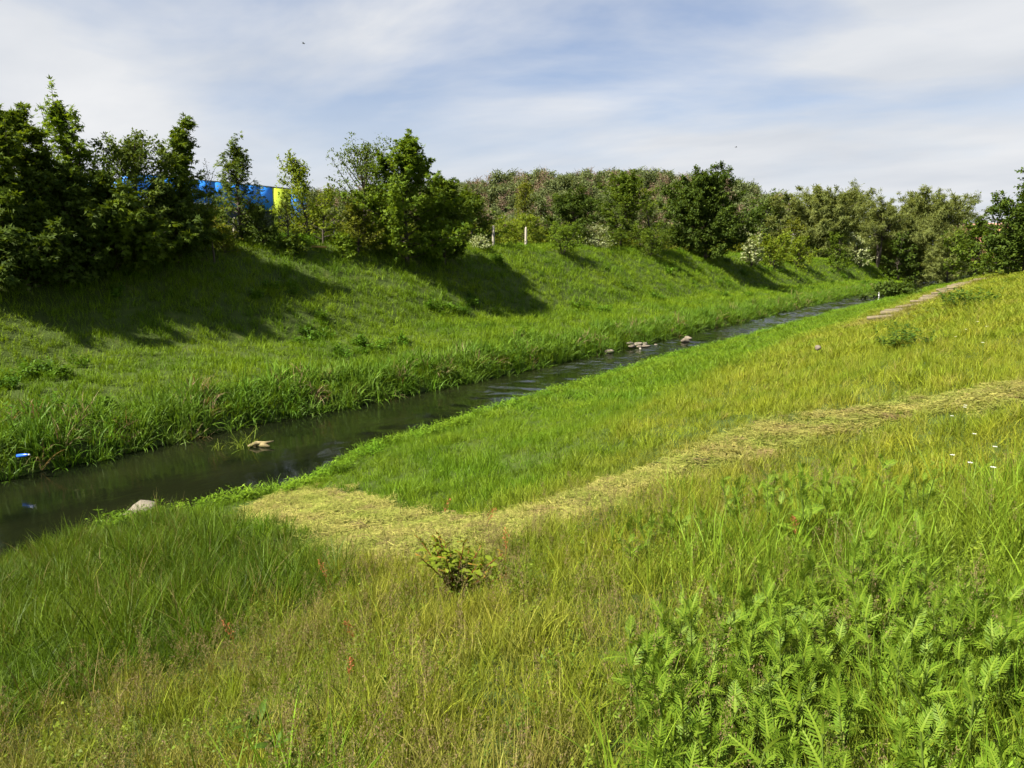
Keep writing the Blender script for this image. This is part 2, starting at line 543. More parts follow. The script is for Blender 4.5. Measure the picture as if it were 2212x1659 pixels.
def litter(seed, n, rad, l0, l1, w):
    """cut blades lying flat and criss-cross"""
    r = np.random.default_rng(seed)
    a = r.uniform(0, 6.283, n); d = rad * np.sqrt(r.uniform(0, 1, n))
    C = np.stack([d * np.cos(a), d * np.sin(a), r.uniform(.0, .045, n)], -1)
    az = r.uniform(0, 6.283, n); el = r.normal(0, .16, n); ln = r.uniform(l0, l1, n)
    A = np.stack([np.cos(az) * np.cos(el), np.sin(az) * np.cos(el), np.sin(el)], -1)
    B = np.stack([-np.sin(az), np.cos(az), r.normal(0, .3, n)], -1)
    ww = (w * r.uniform(.6, 1.4, n))[:, None]
    mid = C + np.array([0, 0, 1.]) * (ln * r.uniform(.0, .10, n))[:, None] + B * (ln * r.normal(0, .08, n))[:, None]
    e0, e1 = C - A * ln[:, None] / 2, C + A * ln[:, None] / 2
    V = np.stack([e0 - B * ww, e0 + B * ww, mid + B * ww, mid - B * ww, e1 + B * ww * .4, e1 - B * ww * .4], 1).reshape(-1, 3)
    b = np.arange(n)[:, None] * 6
    F = np.concatenate([b + np.array([[0, 1, 2, 3]]), b + np.array([[3, 2, 4, 5]])])
    vv = r.uniform(0, 1, n)
    return V, F, np.concatenate([vv, vv])


def cover(name, label, cat, variants, mat, X, Y, tint, scale, tilt=.12, zoff=0.0, kind='stuff', Z=None):
    """one object of kind stuff: clumps set on the ground by geometry nodes"""
    n = len(X)
    src = bpy.data.collections.new(name + '_clumps')
    for i, (V, F, v) in enumerate(variants):
        me = quads('%s_clump' % name, V, F, mat, v)
        src.objects.link(bpy.data.objects.new('%s_clump_%02d' % (name, i), me))
    r = np.random.default_rng(abs(hash(name)) % 1000 if False else sum(map(ord, name)))
    me = bpy.data.meshes.new(name)
    me.vertices.add(n)
    Z = (ht(X, Y) if Z is None else Z) + zoff
    me.vertices.foreach_set('co', np.stack([X, Y, Z], -1).astype(np.float32).ravel())
    rot = np.stack([r.normal(0, tilt, n), r.normal(0, tilt, n), r.uniform(0, 6.283, n)], -1)
    sc = np.asarray(scale, float)
    if sc.ndim == 1:
        sc = np.stack([sc, sc, sc * r.uniform(.85, 1.15, n)], -1)
    for nm, ty, key, dat in (('rot', 'FLOAT_VECTOR', 'vector', rot), ('scl', 'FLOAT_VECTOR', 'vector', sc),
                             ('idx', 'INT', 'value', r.integers(0, len(variants), n)),
                             ('tint', 'FLOAT_COLOR', 'color', np.concatenate([tint, np.ones((n, 1))], 1))):
        a = me.attributes.new(nm, ty, 'POINT')
        dat = np.ascontiguousarray(dat, dtype=np.int32 if ty == 'INT' else np.float32)
        a.data.foreach_set(key, dat.ravel())
    o = link(bpy.data.objects.new(name, me))
    g = bpy.data.node_groups.new(name + '_scatter', 'GeometryNodeTree')
    g.interface.new_socket('Geometry', in_out='INPUT', socket_type='NodeSocketGeometry')
    g.interface.new_socket('Geometry', in_out='OUTPUT', socket_type='NodeSocketGeometry')
    gi, go = N(g, 'NodeGroupInput'), N(g, 'NodeGroupOutput')
    ci = N(g, 'GeometryNodeCollectionInfo'); ci.inputs['Collection'].default_value = src
    ci.inputs['Separate Children'].default_value = True; ci.inputs['Reset Children'].default_value = True
    ip = N(g, 'GeometryNodeInstanceOnPoints'); ip.inputs['Pick Instance'].default_value = True

    def named(nm, ty):
        q = N(g, 'GeometryNodeInputNamedAttribute', data_type=ty); q.inputs['Name'].default_value = nm
        return q.outputs['Attribute']
    er = N(g, 'FunctionNodeEulerToRotation')
    g.links.new(named('rot', 'FLOAT_VECTOR'), er.inputs[0])
    g.links.new(gi.outputs[0], ip.inputs['Points'])
    g.links.new(ci.outputs[0], ip.inputs['Instance'])
    g.links.new(named('idx', 'INT'), ip.inputs['Instance Index'])
    g.links.new(er.outputs[0], ip.inputs['Rotation'])
    g.links.new(named('scl', 'FLOAT_VECTOR'), ip.inputs['Scale'])
    g.links.new(ip.outputs[0], go.inputs[0])
    md = o.modifiers.new('scatter', 'NODES'); md.node_group = g
    tag(o, label, cat, kind=kind)
    return o


def inside(X, Y, poly):
    r = np.zeros(len(X), bool)
    j = len(poly) - 1
    for i in range(len(poly)):
        xi, yi = poly[i]; xj, yj = poly[j]
        c = ((yi > Y) != (yj > Y)) & (X < (xj - xi) * (Y - yi) / (yj - yi + 1e-12) + xi)
        r ^= c
        j = i
    return r


def dist_line(X, Y, pts):
    d = np.full(len(X), 1e9); tt = np.zeros(len(X)); L0 = 0
    for (x0, y0), (x1, y1) in zip(pts[:-1], pts[1:]):
        l2 = (x1 - x0) ** 2 + (y1 - y0) ** 2
        t = np.clip(((X - x0) * (x1 - x0) + (Y - y0) * (y1 - y0)) / l2, 0, 1)
        q = np.hypot(X - x0 - t * (x1 - x0), Y - y0 - t * (y1 - y0))
        tt = np.where(q < d, L0 + t * math.sqrt(l2), tt); d = np.minimum(d, q); L0 += math.sqrt(l2)
    return d, tt


TRACK = [(-4.3, 5.4), (-3.75, 6.2), (-3.7, 7.6), (-3.05, 8.85), (-2.3, 10.25), (-1.2, 11.05), (.3, 11.15), (2.6, 10.8), (6, 10.2)]
PATCH = [(-9.4, 5.9), (-10.3, 7.2), (-10.2, 7.9), (-8.8, 7.8), (-6.9, 6.9), (-4.9, 6.3), (-3.9, 6.2), (-3.7, 5.3), (-4.0, 4.8), (-5.0, 4.65), (-6.0, 5.0), (-7.5, 5.45)]
TALL = [(-11.9, 1.0), (-11.9, 5.4), (-9.3, 5.7), (-7.4, 5.0), (-5.9, 4.55), (-4.75, 3.95), (-4.6, 3.3), (-4.7, 2.6), (-4.8, 1.6), (-4.9, .2), (-8, -1)]
STEPS = [(-4.4, 32.0), (-4.3, 39), (-3.8, 47), (-3.1, 57), (-2.4, 66), (-1.9, 73)]


def masks(X, Y):
    dt, tt = dist_line(X, Y, TRACK)
    wob = .20 * wave(X, Y, .9, 5) + .14 * wave(X, Y, .24, 2) + _w.normal(0, .12, len(X))
    track = dt < np.interp(tt, [0, 3, 6, 9, 12], [.5, .45, .55, .72, .85]) + wob
    patch = inside(X + wob, Y - wob, PATCH)
    steps = dist_line(X, Y, STEPS)[0] < .62
    wt = .30 * wave(X, Y, .7, 3) + _w.normal(0, .12, len(X))
    return track | patch, steps, inside(X + wt, Y + wt, TALL)


def rim(X, Y, q=.3):
    """1 in the open, lower where the mown ground is within reach"""
    c = sum(masks(X + ox, Y + oy)[0].astype(float) for ox, oy in ((q, 0), (-q, 0), (0, q), (0, -q), (q * .7, q * .7), (-q * .7, -q * .7)))
    return 1 - .5 * np.clip(c / 3, 0, 1)


def view_wedge(X, Y, half=46):
    a = np.degrees(np.arctan2(X, Y)) + YAW
    return np.abs(a) < half


def scatter(seed, x0, x1, y0, y1, dens, keep):
    r = np.random.default_rng(seed)
    n = int((x1 - x0) * (y1 - y0) * dens)
    X = r.uniform(x0, x1, n); Y = r.uniform(y0, y1, n)
    k = view_wedge(X, Y) & keep(X, Y, r)
    return X[k], Y[k], r


def tints(X, Y, base, alt, alt2, seed, r, s1=2.2, s2=.5, jit=.14):
    w = np.clip(.5 + .55 * wave(X, Y, s1, seed), 0, 1)[:, None]
    w2 = np.clip(-.25 + .6 * wave(X, Y, s2, seed + 2) + r.normal(0, .22, len(X)), 0, 1)[:, None]
    t = np.array(base) * (1 - w) + np.array(alt) * w
    t = t * (1 - w2) + np.array(alt2) * w2
    return t * (1 + r.normal(0, jit, (len(X), 1)))


M['grass'] = leaf_mat('grass_blades', (.60, .62, .55), (1.25, 1.18, 1.3), .30, inst=True, rough=.5)
M['panicle'] = leaf_mat('seed_heads', (.09, .115, .018), (.21, .145, .080), .3)
M['straw'] = leaf_mat('cut_grass', (.6, .6, .6), (1.2, 1.2, 1.2), .15, inst=True, rough=.7)
GREEN, LIME, DEEP, STRAW = (.060, .135, .010), (.135, .185, .014), (.035, .085, .010), (.24, .21, .055)

# ---- left bank
def keep_left(X, Y, r):
    a = xl(Y) - X
    d = np.hypot(X, Y)
    crest = 16 * np.interp(Y, [80, 140], [1, .7])
    return (a > .12) & (a < crest) & (r.uniform(0, 1, len(X)) < np.clip((30 / d) ** 1.25, .05, 1))


X, Y, r = scatter(21, -36, -14.5, -2, 175, 30, keep_left)
d = np.hypot(X, Y)
a_ = xl(Y) - X
sc = np.clip((d / 30) ** .55, .85, 2.4) * (1 + .22 * wave(X, Y, 1.6, 8))
sc = sc * np.interp(a_, [0, 1.5, 4, 12, 14], [1.25, 1.15, .9, 1.0, 1.25])
LT = tints(X, Y, (.098, .182, .008), (.150, .235, .010), (.055, .122, .008), 3, r, 4.0, .8)
cover('bank_grass', 'lush green grass covering the whole left bank', 'grass',
      [tuft(100 + i, 16, .16, .13, .36, .015, .34, .5, 3) for i in range(6)], M['grass'], X, Y, LT, np.stack([sc, sc, np.minimum(sc, 1.25) * r.uniform(.8, 1.2, len(X))], -1))
# darker leafy weeds among it
X, Y, r = scatter(22, -30, -15, 0, 120, 5, lambda X, Y, r: (xl(Y) - X > 1.0) & (xl(Y) - X < 15) & (wave(X, Y, 3.2, 9) + .35 * wave(X, Y, .9, 3) > .85) & (r.uniform(0, 1, len(X)) < np.clip((28 / np.hypot(X, Y)), .2, 1)))
cover('bank_weeds', 'patches of darker leafy weeds scattered through the left bank grass', 'weeds',
      [herbs(130 + i, 12, .22, .2, .45, .12, 12) for i in range(4)], M['grass'], X, Y,
      tints(X, Y, (.06, .14, .010), (.09, .175, .010), (.04, .095, .010), 4, r), np.clip((np.hypot(X, Y) / 28) ** .4, .8, 1.6) * r.uniform(.7, 1.2, len(X)))
# reeds hanging over the water
X, Y, r = scatter(23, -18.5, -14, -2, 130, 22, lambda X, Y, r: (xl(Y) - X > -.12) & (xl(Y) - X < 1.5 + .5 * wave(X, Y, 2.5, 2)) & (r.uniform(0, 1, len(X)) < np.clip((26 / np.hypot(X, Y)), .2, 1)))
d = np.hypot(X, Y)
cover('reed_grass', 'long arching reed grass hanging over the left water edge', 'reeds',
      [tuft(150 + i, 13, .15, .5, 1.0, .030, .38, 1.0, 6, wvar=.35) for i in range(6)], M['grass'], X, Y,
      np.where(r.uniform(0, 1, (len(X), 1)) < .07, np.array([[.20, .155, .075]]), tints(X, Y, (.07, .15, .010), (.105, .19, .018), (.12, .18, .04), 5, r, 1.5, .4)), np.stack([np.clip((d / 26) ** .4, .85, 1.15)] * 2 + [np.clip(.80 + .28 * wave(X, Y, 1.1, 6), .4, 1.1)], -1))


# ---- right bank
def right_zone(X, Y, r, dmin, dmax):
    d = np.hypot(X, Y)
    cut, steps, tall = masks(X, Y)
    return (X - xr(Y) > .15) & (d >= dmin) & (d < dmax) & ~cut & ~steps, tall


def keep_near(X, Y, r):
    k, tall = right_zone(X, Y, r, .9, 7.5)
    return k & ~tall & (X < 5)


def keep_mid(X, Y, r):
    k, tall = right_zone(X, Y, r, 7.5, 18)
    return k & ~tall & (X < 5)


def keep_far(X, Y, r):
    k, tall = right_zone(X, Y, r, 18, 190)
    d = np.hypot(X, Y)
    return k & (X < 12) & (r.uniform(0, 1, len(X)) < np.clip((18 / d) ** 1.25, .03, 1))


def right_tint(X, Y, r, seed):
    """green by the water, straw yellow along the mown track, yellow green above"""
    b = X - xr(Y)
    dt, tt = dist_line(X, Y, TRACK)
    t = tints(X, Y, (.145, .205, .013), (.205, .232, .018), (.250, .205, .060), seed, r, 1.6, .35)
    g = tints(X, Y, (.088, .175, .008), (.128, .208, .010), (.060, .128, .008), seed + 1, r, 2.0, .4)
    # damp strip near the stream is greener
    w = np.clip(1.15 - (b - np.interp(Y, [6, 14, 30, 60], [5.2, 4.6, 4.0, 4.2])) / 2.2, 0, 1) * (Y > 4.5)
    w = np.clip(w + .25 * wave(X, Y, 1.2, 3), 0, 1)[:, None]
    t = t * (1 - w) + g * w
    y = np.clip(1.2 - dt / 1.1, 0, 1)[:, None] * .6
    t = t * (1 - y) + np.array((.25, .24, .045)) * y
    # richer green where the tansy grows, on the right in front
    s_ = np.clip((4.6 - Y + .5 * X * 0) / 2.5, 0, 1)[:, None] * np.clip(.45 + .6 * wave(X, Y, .5, 5) + r.normal(0, .25, len(X)), 0, 1)[:, None] * .55
    t = t * (1 - s_) + np.array((.215, .180, .060)) * s_
    q = np.clip(1.3 - np.hypot((X + .1) / 1.3, (Y - 4.2) / 2.6), 0, 1)[:, None] * .75
    return t * (1 - q) + np.array((.105, .185, .012)) * q


X, Y, r = scatter(31, -9, 3.2, -.5, 8.5, 330, lambda X, Y, r: keep_near(X, Y, r) & (r.uniform(0, 1, len(X)) < np.clip(.78 + .45 * wave(X, Y, .38, 7), .42, 1)))
near_pts = (X, Y)
nh = (.72 + .28 * np.clip(wave(X, Y, .9, 6), -1, 1)) * np.interp(Y - X * .3, [1.5, 5], [.95, 1.05])
cover('meadow_grass', 'fine yellow green meadow grass covering the near right slope in front', 'grass',
      [tuft(200 + i, 11, .05, .10, .36, .0052, .26, .40, 4, wvar=.5) for i in range(12)], M['grass'], X, Y,
      right_tint(X, Y, r, 6) * 1.06, nh * r.uniform(.75, 1.15, len(X)) * rim(X, Y))
# short under layer that closes the sward
X, Y, r = scatter(39, -12.2, 3.4, -1.8, 10, 190, lambda X, Y, r: (X - xr(Y) > .2) & ~masks(X, Y)[0] & (np.hypot(X, Y) > .8) & (np.hypot(X, Y) < 11))
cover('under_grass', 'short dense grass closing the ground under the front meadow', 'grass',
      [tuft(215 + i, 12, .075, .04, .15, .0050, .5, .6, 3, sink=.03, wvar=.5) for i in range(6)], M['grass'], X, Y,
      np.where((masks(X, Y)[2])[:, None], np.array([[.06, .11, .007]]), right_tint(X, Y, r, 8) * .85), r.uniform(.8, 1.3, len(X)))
# broad green blades among it
X, Y, r = scatter(32, -7, 3, .5, 8.5, 60, lambda X, Y, r: keep_near(X, Y, r) & (wave(X, Y, .8, 1) + .5 * (X + 1.2) > .15))
cover('broad_grass', 'taller broad bladed grass tufts on the near right slope', 'grass',
      [tuft(230 + i, 7, .05, .22, .56, .0085, .22, .42, 6, wvar=.4) for i in range(8)], M['grass'], X, Y,
      tints(X, Y, (.105, .205, .012), (.15, .235, .018), (.075, .15, .014), 7, r), r.uniform(.6, 1.0, len(X)))
# flowering heads
X, Y, r = scatter(33, -6, 2.6, .6, 7.5, 34, lambda X, Y, r: keep_near(X, Y, r) & (wave(X, Y, .7, 4) - .25 * (X + 1.6) - .12 * (Y - 3) > -.15))
cover('seed_heads', 'brownish feathery seed heads standing above the front meadow grass', 'grass heads',
      [panicles(260 + i, 3, .07, .26, .48, .014, .0042, 60) for i in range(8)], M['panicle'], X, Y,
      np.ones((len(X), 3)), r.uniform(.75, 1.1, len(X)))
# small leafy herbs low in the meadow
X, Y, r = scatter(34, -6, 3, .8, 8, 20, lambda X, Y, r: keep_near(X, Y, r) & (wave(X, Y, .6, 9) > .0))
cover('meadow_herbs', 'low small leaved herbs mixed into the front meadow', 'herbs',
      [herbs(280 + i, 9, .09, .08, .26, .022, 16, .5) for i in range(6)], M['grass'], X, Y,
      tints(X, Y, (.10, .17, .014), (.14, .19, .018), (.05, .12, .014), 8, r), r.uniform(.7, 1.2, len(X)))
# tall dark patch on the left in front
X, Y, r = scatter(35, -12.2, -3.6, -1.8, 6.4, 220, lambda X, Y, r: masks(X, Y)[2] & (X - xr(Y) > .1) & ~masks(X, Y)[0] & (r.uniform(0, 1, len(X)) < np.clip(.75 + .5 * wave(X, Y, .45, 2), .25, 1)))
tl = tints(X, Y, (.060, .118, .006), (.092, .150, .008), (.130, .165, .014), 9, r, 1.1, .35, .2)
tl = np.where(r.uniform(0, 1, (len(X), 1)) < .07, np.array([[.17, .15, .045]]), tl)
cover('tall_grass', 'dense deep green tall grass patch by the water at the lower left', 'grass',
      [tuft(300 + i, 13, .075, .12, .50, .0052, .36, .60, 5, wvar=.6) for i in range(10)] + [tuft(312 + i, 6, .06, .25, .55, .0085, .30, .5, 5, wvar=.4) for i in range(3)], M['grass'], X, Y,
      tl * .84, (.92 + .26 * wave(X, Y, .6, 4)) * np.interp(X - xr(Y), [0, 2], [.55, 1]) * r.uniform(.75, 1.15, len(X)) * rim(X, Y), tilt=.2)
# middle distance
X, Y, r = scatter(36, -13, 5, 0, 18.5, 115, lambda X, Y, r: keep_mid(X, Y, r) & (r.uniform(0, 1, len(X)) < np.clip(.82 + .4 * wave(X, Y, .55, 8), .5, 1)))
b = X - xr(Y)
cover('slope_grass', 'soft yellow green grass on the right slope around the mown track', 'grass',
      [tuft(330 + i, 12, .09, .08, .32, .0085, .32, .46, 4, wvar=.5) for i in range(10)], M['grass'], X, Y,
      right_tint(X, Y, r, 10), (.82 + .26 * wave(X, Y, .9, 7)) * np.interp(b, [0, 1.5, 4, 12], [.65, .85, 1.0, 1.0]) * rim(X, Y), tilt=.2)
# far right bank
X, Y, r = scatter(37, -13.5, 12, 10, 150, 46, keep_far)
d = np.hypot(X, Y); b = X - xr(Y)
fs = np.clip((d / 18) ** .5, .9, 2.4)
fz = (.8 + .22 * wave(X, Y, 1.0, 7)) * r.uniform(.75, 1.2, len(X)) * np.interp(b, [0, 2, 5], [.45, .7, .95])
ds = dist_line(X, Y, STEPS)[0]
fz = fz * np.interp(ds, [.6, 2.2, 4.5], [.28, .42, 1.0])
fz = np.minimum(fz, 1.1)
fz = np.where((X > -4.5) & (Y > 14), np.maximum(fz, .55 * np.interp(ds, [.6, 2.5], [.5, 1])), fz)
cover('far_slope_grass', 'yellow green grass on the receding right bank beyond the mown track', 'grass',
      [tuft(360 + i, 15, .14, .12, .40, .015, .28, .42, 3, wvar=.4) for i in range(6)], M['grass'], X, Y,
      np.where((ds < 1.3)[:, None], right_tint(X, Y, r, 11) * .55 + np.array([[.105, .080, .025]]), right_tint(X, Y, r, 11)), np.stack([fs, fs, fz], -1), tilt=.2)
# bright fringe along the right water edge
X, Y, r = scatter(38, -14, -9.5, 5, 110, 40, lambda X, Y, r: (X - xr(Y) > -.1) & (X - xr(Y) < .75 + .3 * wave(X, Y, 1.5, 4)) & (r.uniform(0, 1, len(X)) < np.clip(16 / np.hypot(X, Y), .12, 1)))
cover('water_fringe', 'bright green leafy fringe along the right water edge', 'plants',
      [herbs(390 + i, 9, .12, .25, .5, .10, 9, .3) for i in range(3)] + [tuft(395 + i, 12, .1, .3, .6, .012, .25, .5, 5) for i in range(3)], M['grass'], X, Y,
      tints(X, Y, (.095, .20, .010), (.14, .235, .014), (.06, .14, .010), 12, r, 1.4, .4), np.stack([np.clip((np.hypot(X, Y) / 16) ** .45, .8, 1.9) * .85] * 2 + [np.full(len(X), .62) * r.uniform(.7, 1.2, len(X))], -1))

# mown track and patch
X, Y, r = scatter(40, -11.5, 6, 3, 12.5, 190, lambda X, Y, r: masks(X, Y)[0])
patchy = np.clip(.5 + .6 * wave(X, Y, .7, 2) + r.normal(0, .2, len(X)), 0, 1)[:, None]
tt = np.array((.270, .245, .066)) * (1 - patchy) + np.array((.185, .215, .036)) * patchy
br = (np.clip(wave(X, Y, .45, 6) - .35 + r.normal(0, .25, len(X)), 0, 1) * .8)[:, None]
tt = tt * (1 - br) + np.array((.17, .105, .06)) * br
cover('cut_grass', 'pale yellow cut grass lying on the mown track and patch', 'cut grass',
      [litter(420 + i, 34, .12, .04, .13, .0030) for i in range(10)], M['straw'], X, Y, tt * (1 + r.normal(0, .12, (len(X), 1))), r.uniform(.8, 1.2, len(X)), tilt=.10, zoff=.01)
X, Y, r = scatter(41, -11.5, 6, 3, 12.5, 170, lambda X, Y, r: masks(X, Y)[0] & (wave(X, Y, .5, 3) + r.normal(0, .35, len(X)) > -.05))
cover('stubble', 'short green stubble regrowing on the mown track', 'grass',
      [tuft(440 + i, 10, .07, .03, .13, .0045, .45, .55, 3, sink=.02) for i in range(5)], M['grass'], X, Y,
      tints(X, Y, (.12, .18, .014), (.17, .19, .03), (.08, .14, .010), 13, r), r.uniform(.8, 1.3, len(X)))

# ------------------------------------------------------------------ trees
KITE3 = [  # three lobes of a maple leaf as kites: (along, across, lift)
    [(0, 0, 0), (.45, .18, .04), (1.0, 0, -.06), (.45, -.18, .04)],
    [(.08, 0, 0), (.42, .22, .03), (.62, .56, -.05), (.18, .30, .02)],
    [(.08, 0, 0), (.18, -.30, .02), (.62, -.56, -.05), (.42, -.22, .03)]]
DIAM = [[(0, 0, 0), (.5, .27, .05), (1.0, 0, -.08), (.5, -.27, .05)]]
NARROW = [[(0, 0, 0), (.45, .10, .02), (1.0, 0, -.12), (.45, -.10, .02)]]
BLOB = [[(0, 0, 0), (.5, .42, .06), (1.0, .05, -.04), (.5, -.42, .06)]]


def leaves_mesh(name, P, A, U, S, tmpl, mat, v):
    A = norm(A); B = norm(np.cross(A, U)); U = np.cross(B, A)
    parts = []
    for kite in tmpl:
        parts.append(np.stack([P + S[:, None] * (A * a + B * b + U * c) for a, b, c in kite], 1))
    V = np.concatenate(parts).reshape(-1, 3)
    F = np.arange(len(V)).reshape(-1, 4)
    return quads(name, V, F, mat, np.tile(v, len(tmpl)))


PROFILES = {
    'cone': lambda t: (1 - t) ** .8 * (.55 + .45 * min(1, t * 6)) + .04,
    'oval': lambda t: math.sin(math.pi * min(1, .18 + .82 * t)) ** .7 * .95 + .08,
    'round': lambda t: math.sqrt(max(0, 1 - (2 * t - .85) ** 2 / 1.4)) + .05,
    'spire': lambda t: (1 - t) ** 1.25 * (.5 + .5 * min(1, t * 5)) + .05,
    'bush': lambda t: (1 - t * .75) ** .6,
}


def grow(seed, H, R, cb=.1, nb=55, prof='oval', up=(6, 52), tw=4.2, lpt=17, leaf=.20, tmpl=KITE3, curve=.10, droop=0.0,
         trunk_r=.10, shoots=2, wig=.05, stems=1, twig_len=.34, thin=1.0, rise=.16):
    """returns trunk MB, branch MB and arrays of leaves"""
    r = np.random.default_rng(seed)
    trunk, br = MB(), MB()
    LP, LA, LV = [], [], []
    for sidx in range(stems):
        n = 9
        zz = np.linspace(0, 1, n)
        ph = r.uniform(0, 6.28, 4)
        if stems > 1:
            sa_ = r.uniform(0, 6.28); sl = r.uniform(.15, .6) * R
            ox, oy = math.cos(sa_) * sl, math.sin(sa_) * sl
            HH = H * r.uniform(.7, 1)
        else:
            ox = oy = 0; HH = H
        TP = np.stack([wig * H * (np.sin(zz * 3 + ph[0]) - np.sin(ph[0])) * zz + ox * zz, wig * H * (np.sin(zz * 3.3 + ph[1]) - np.sin(ph[1])) * zz + oy * zz, zz * HH - .1 * (1 - zz)], -1)
        trunk.tube(TP, trunk_r * (1 - zz * .93) ** .9 * (1 if stems == 1 else .6), 7)
        ga = r.uniform(0, 6.28)
        nbb = max(5, nb // stems)
        for i in range(nbb):
            tr_ = ((i + r.uniform(.1, .9)) / nbb) ** .92
            t = cb + (1 - cb) * tr_ * .985
            p0 = np.array([np.interp(t, zz, TP[:, k]) for k in range(3)])
            ga += 2.4 + r.normal(0, .35)
            Lb = 1.28 * R * PROFILES[prof](tr_) * r.uniform(.55, 1.15) * (1 if stems == 1 else .75)
            el = math.radians(up[0] + (up[1] - up[0]) * tr_ + r.normal(0, 9))
            if tr_ > .4 and r.uniform() < rise:
                el = math.radians(r.uniform(62, 80)); Lb = max(Lb, H * .12) * r.uniform(.8, 1.35)
            m = 6
            dirv = np.array([math.cos(ga) * math.cos(el), math.sin(ga) * math.cos(el), math.sin(el)])
            pts = [p0]
            for k in range(m - 1):
                dirv = dirv + np.array([0, 0, curve - droop * (k / m) ** 1.0]) + r.normal(0, .07, 3)
                dirv /= np.linalg.norm(dirv)
                pts.append(pts[-1] + dirv * Lb / (m - 1))
            pts = np.array(pts)
            br.tube(pts, np.linspace(max(.008, trunk_r * .32 * (Lb / R) ** .8 + .004), .004, m), 4, cap=False)
            nt_ = int(Lb * tw) + 3
            ss = r.uniform(.18, 1, nt_)
            for s in ss:
                f_ = s * (m - 1); k = min(int(f_), m - 2); fr = f_ - k
                q0 = pts[k] * (1 - fr) + pts[k + 1] * fr
                bd = pts[k + 1] - pts[k]; bd /= np.linalg.norm(bd)
                td = bd * .8 + r.normal(0, .55, 3) + np.array([0, 0, .18 - droop * 1.6]); td /= np.linalg.norm(td)
                tl = (twig_len * Lb * (1.15 - s) + .22) * r.uniform(.6, 1.2)
                nl = max(3, int(lpt * r.uniform(.6, 1.3) * thin))
                u = r.uniform(.15, 1.05, nl)[:, None]
                sag = np.array([0, 0, -1.0]) * droop * u ** 2 * tl * .9
                LP.append(q0 + td * u * tl + sag + r.normal(0, 1, (nl, 3)) * (.035 + .09 * tl) * [1, 1, .55])
                out = td * .5 + r.normal(0, .75, (nl, 3)) + np.array([0, 0, -.25 - droop])
                LA.append(out)
                LV.append(np.clip(r.normal(.45, .13) + r.normal(0, .17, nl), 0, 1))
        # leader shoots standing out of the top
        for k in range(shoots):
            base = TP[-1] * 1.0 if k == 0 else TP[-2] + r.normal(0, .22 * R, 3) * [1, 1, .5]
            sl = H * r.uniform(.10, .19)
            d_ = np.array([r.normal(0, .12), r.normal(0, .12), 1.0])
            sp = np.stack([base - d_ * sl * .4 + d_ * sl * q for q in np.linspace(0, 1.3, 4)])
            br.tube(sp, np.linspace(.012, .004, 4), 4, cap=False)
            nl = int(52 * thin)
            u = r.uniform(0, 1.3, nl)[:, None]
            LP.append(base - d_ * sl * .4 + d_ * sl * u + r.normal(0, .12, (nl, 3)) * (1.4 - u))
            LA.append(r.normal(0, 1, (nl, 3)) + [0, 0, -.2])
            LV.append(np.clip(r.normal(.6, .2, nl), 0, 1))
    P = np.concatenate(LP); A = np.concatenate(LA); v = np.concatenate(LV)
    kz = H / np.percentile(P[:, 2], 99.85)
    kx = R / np.percentile(np.hypot(P[:, 0], P[:, 1]), 96)
    K = np.array([kx, kx, kz])
    P = P * K
    trunk.V = [q * K for q in trunk.V]; br.V = [q * K for q in br.V]
    P[:, 2] = np.maximum(P[:, 2], .04 * H * r.uniform(0, 1, len(P)))
    U = np.array([0, 0, 1.]) + r.normal(0, .45, P.shape) + norm(P - [0, 0, H * .4]) * .4
    S = leaf * r.uniform(.6, 1.2, len(P))
    return trunk, br, P, A, U, S, v, tmpl


def build_tree(name, label, group, loc, g, leafm, bark, rz=0.0, cat='tree'):
    o = empty(name, loc, rz)
    tag(o, label, cat, group)
    trunk, br, P, A, U, S, v, tmpl = g
    obj('trunk', trunk.mesh('trunk', M[bark], True), o)
    if br.n:
        tag(obj('branches', br.mesh('branches', M[bark], True), o), kind='stuff')
    obj('crown', leaves_mesh('crown', P, A, U, S, tmpl, M[leafm], v), o)
    return o


def copy_tree(src, loc, rz, scale, label, group, mats=None):
    c = src.copy(); COL.objects.link(c)
    c.location = loc; c.rotation_euler = (0, 0, rz); c.scale = scale
    tag(c, label, src['category'], group)
    for ch in src.children:
        d_ = ch.copy(); COL.objects.link(d_); d_.parent = c
        if mats and ch.name.split('.')[0] == 'crown':
            d_.material_slots[0].link = 'OBJECT'; d_.material_slots[0].material = M[mats]
    return c


M['maple'] = leaf_mat('maple_leaves', (.036, .068, .007), (.120, .168, .012), .38)
M['maple_bright'] = leaf_mat('young_maple_leaves', (.055, .105, .008), (.155, .220, .016), .42)
M['cherry'] = leaf_mat('cherry_leaves', (.040, .070, .010), (.110, .148, .018), .34)
M['olive'] = leaf_mat('olive_leaves', (.075, .100, .010), (.170, .185, .018), .42)
M['lime_leaf'] = leaf_mat('lime_leaves', (.085, .130, .010), (.190, .240, .018), .45)
M['dark_leaf'] = leaf_mat('dark_leaves', (.026, .050, .007), (.080, .118, .012), .32)
M['willow'] = leaf_mat('willow_leaves', (.085, .112, .026), (.200, .228, .070), .42)
M['birch'] = leaf_mat('birch_leaves', (.055, .090, .016), (.120, .165, .030), .38)
M['blossom'] = leaf_mat('blossom', (.12, .17, .03), (.42, .44, .26), .3)
M['brown_leaf'] = leaf_mat('brown_wood', (.13, .095, .065), (.25, .185, .125), .25)
M['hill_green'] = leaf_mat('hill_green', (.070, .096, .034), (.155, .185, .072), .3)
M['red_leaf'] = leaf_mat('reddish_leaves', (.10, .17, .015), (.30, .14, .03), .42)

# label, kind, px column, base (X plane or distance), top row, width px, leaf material ...
def spot(px, X):
    y = col(px, X)
    return X, y, hz(X, y)


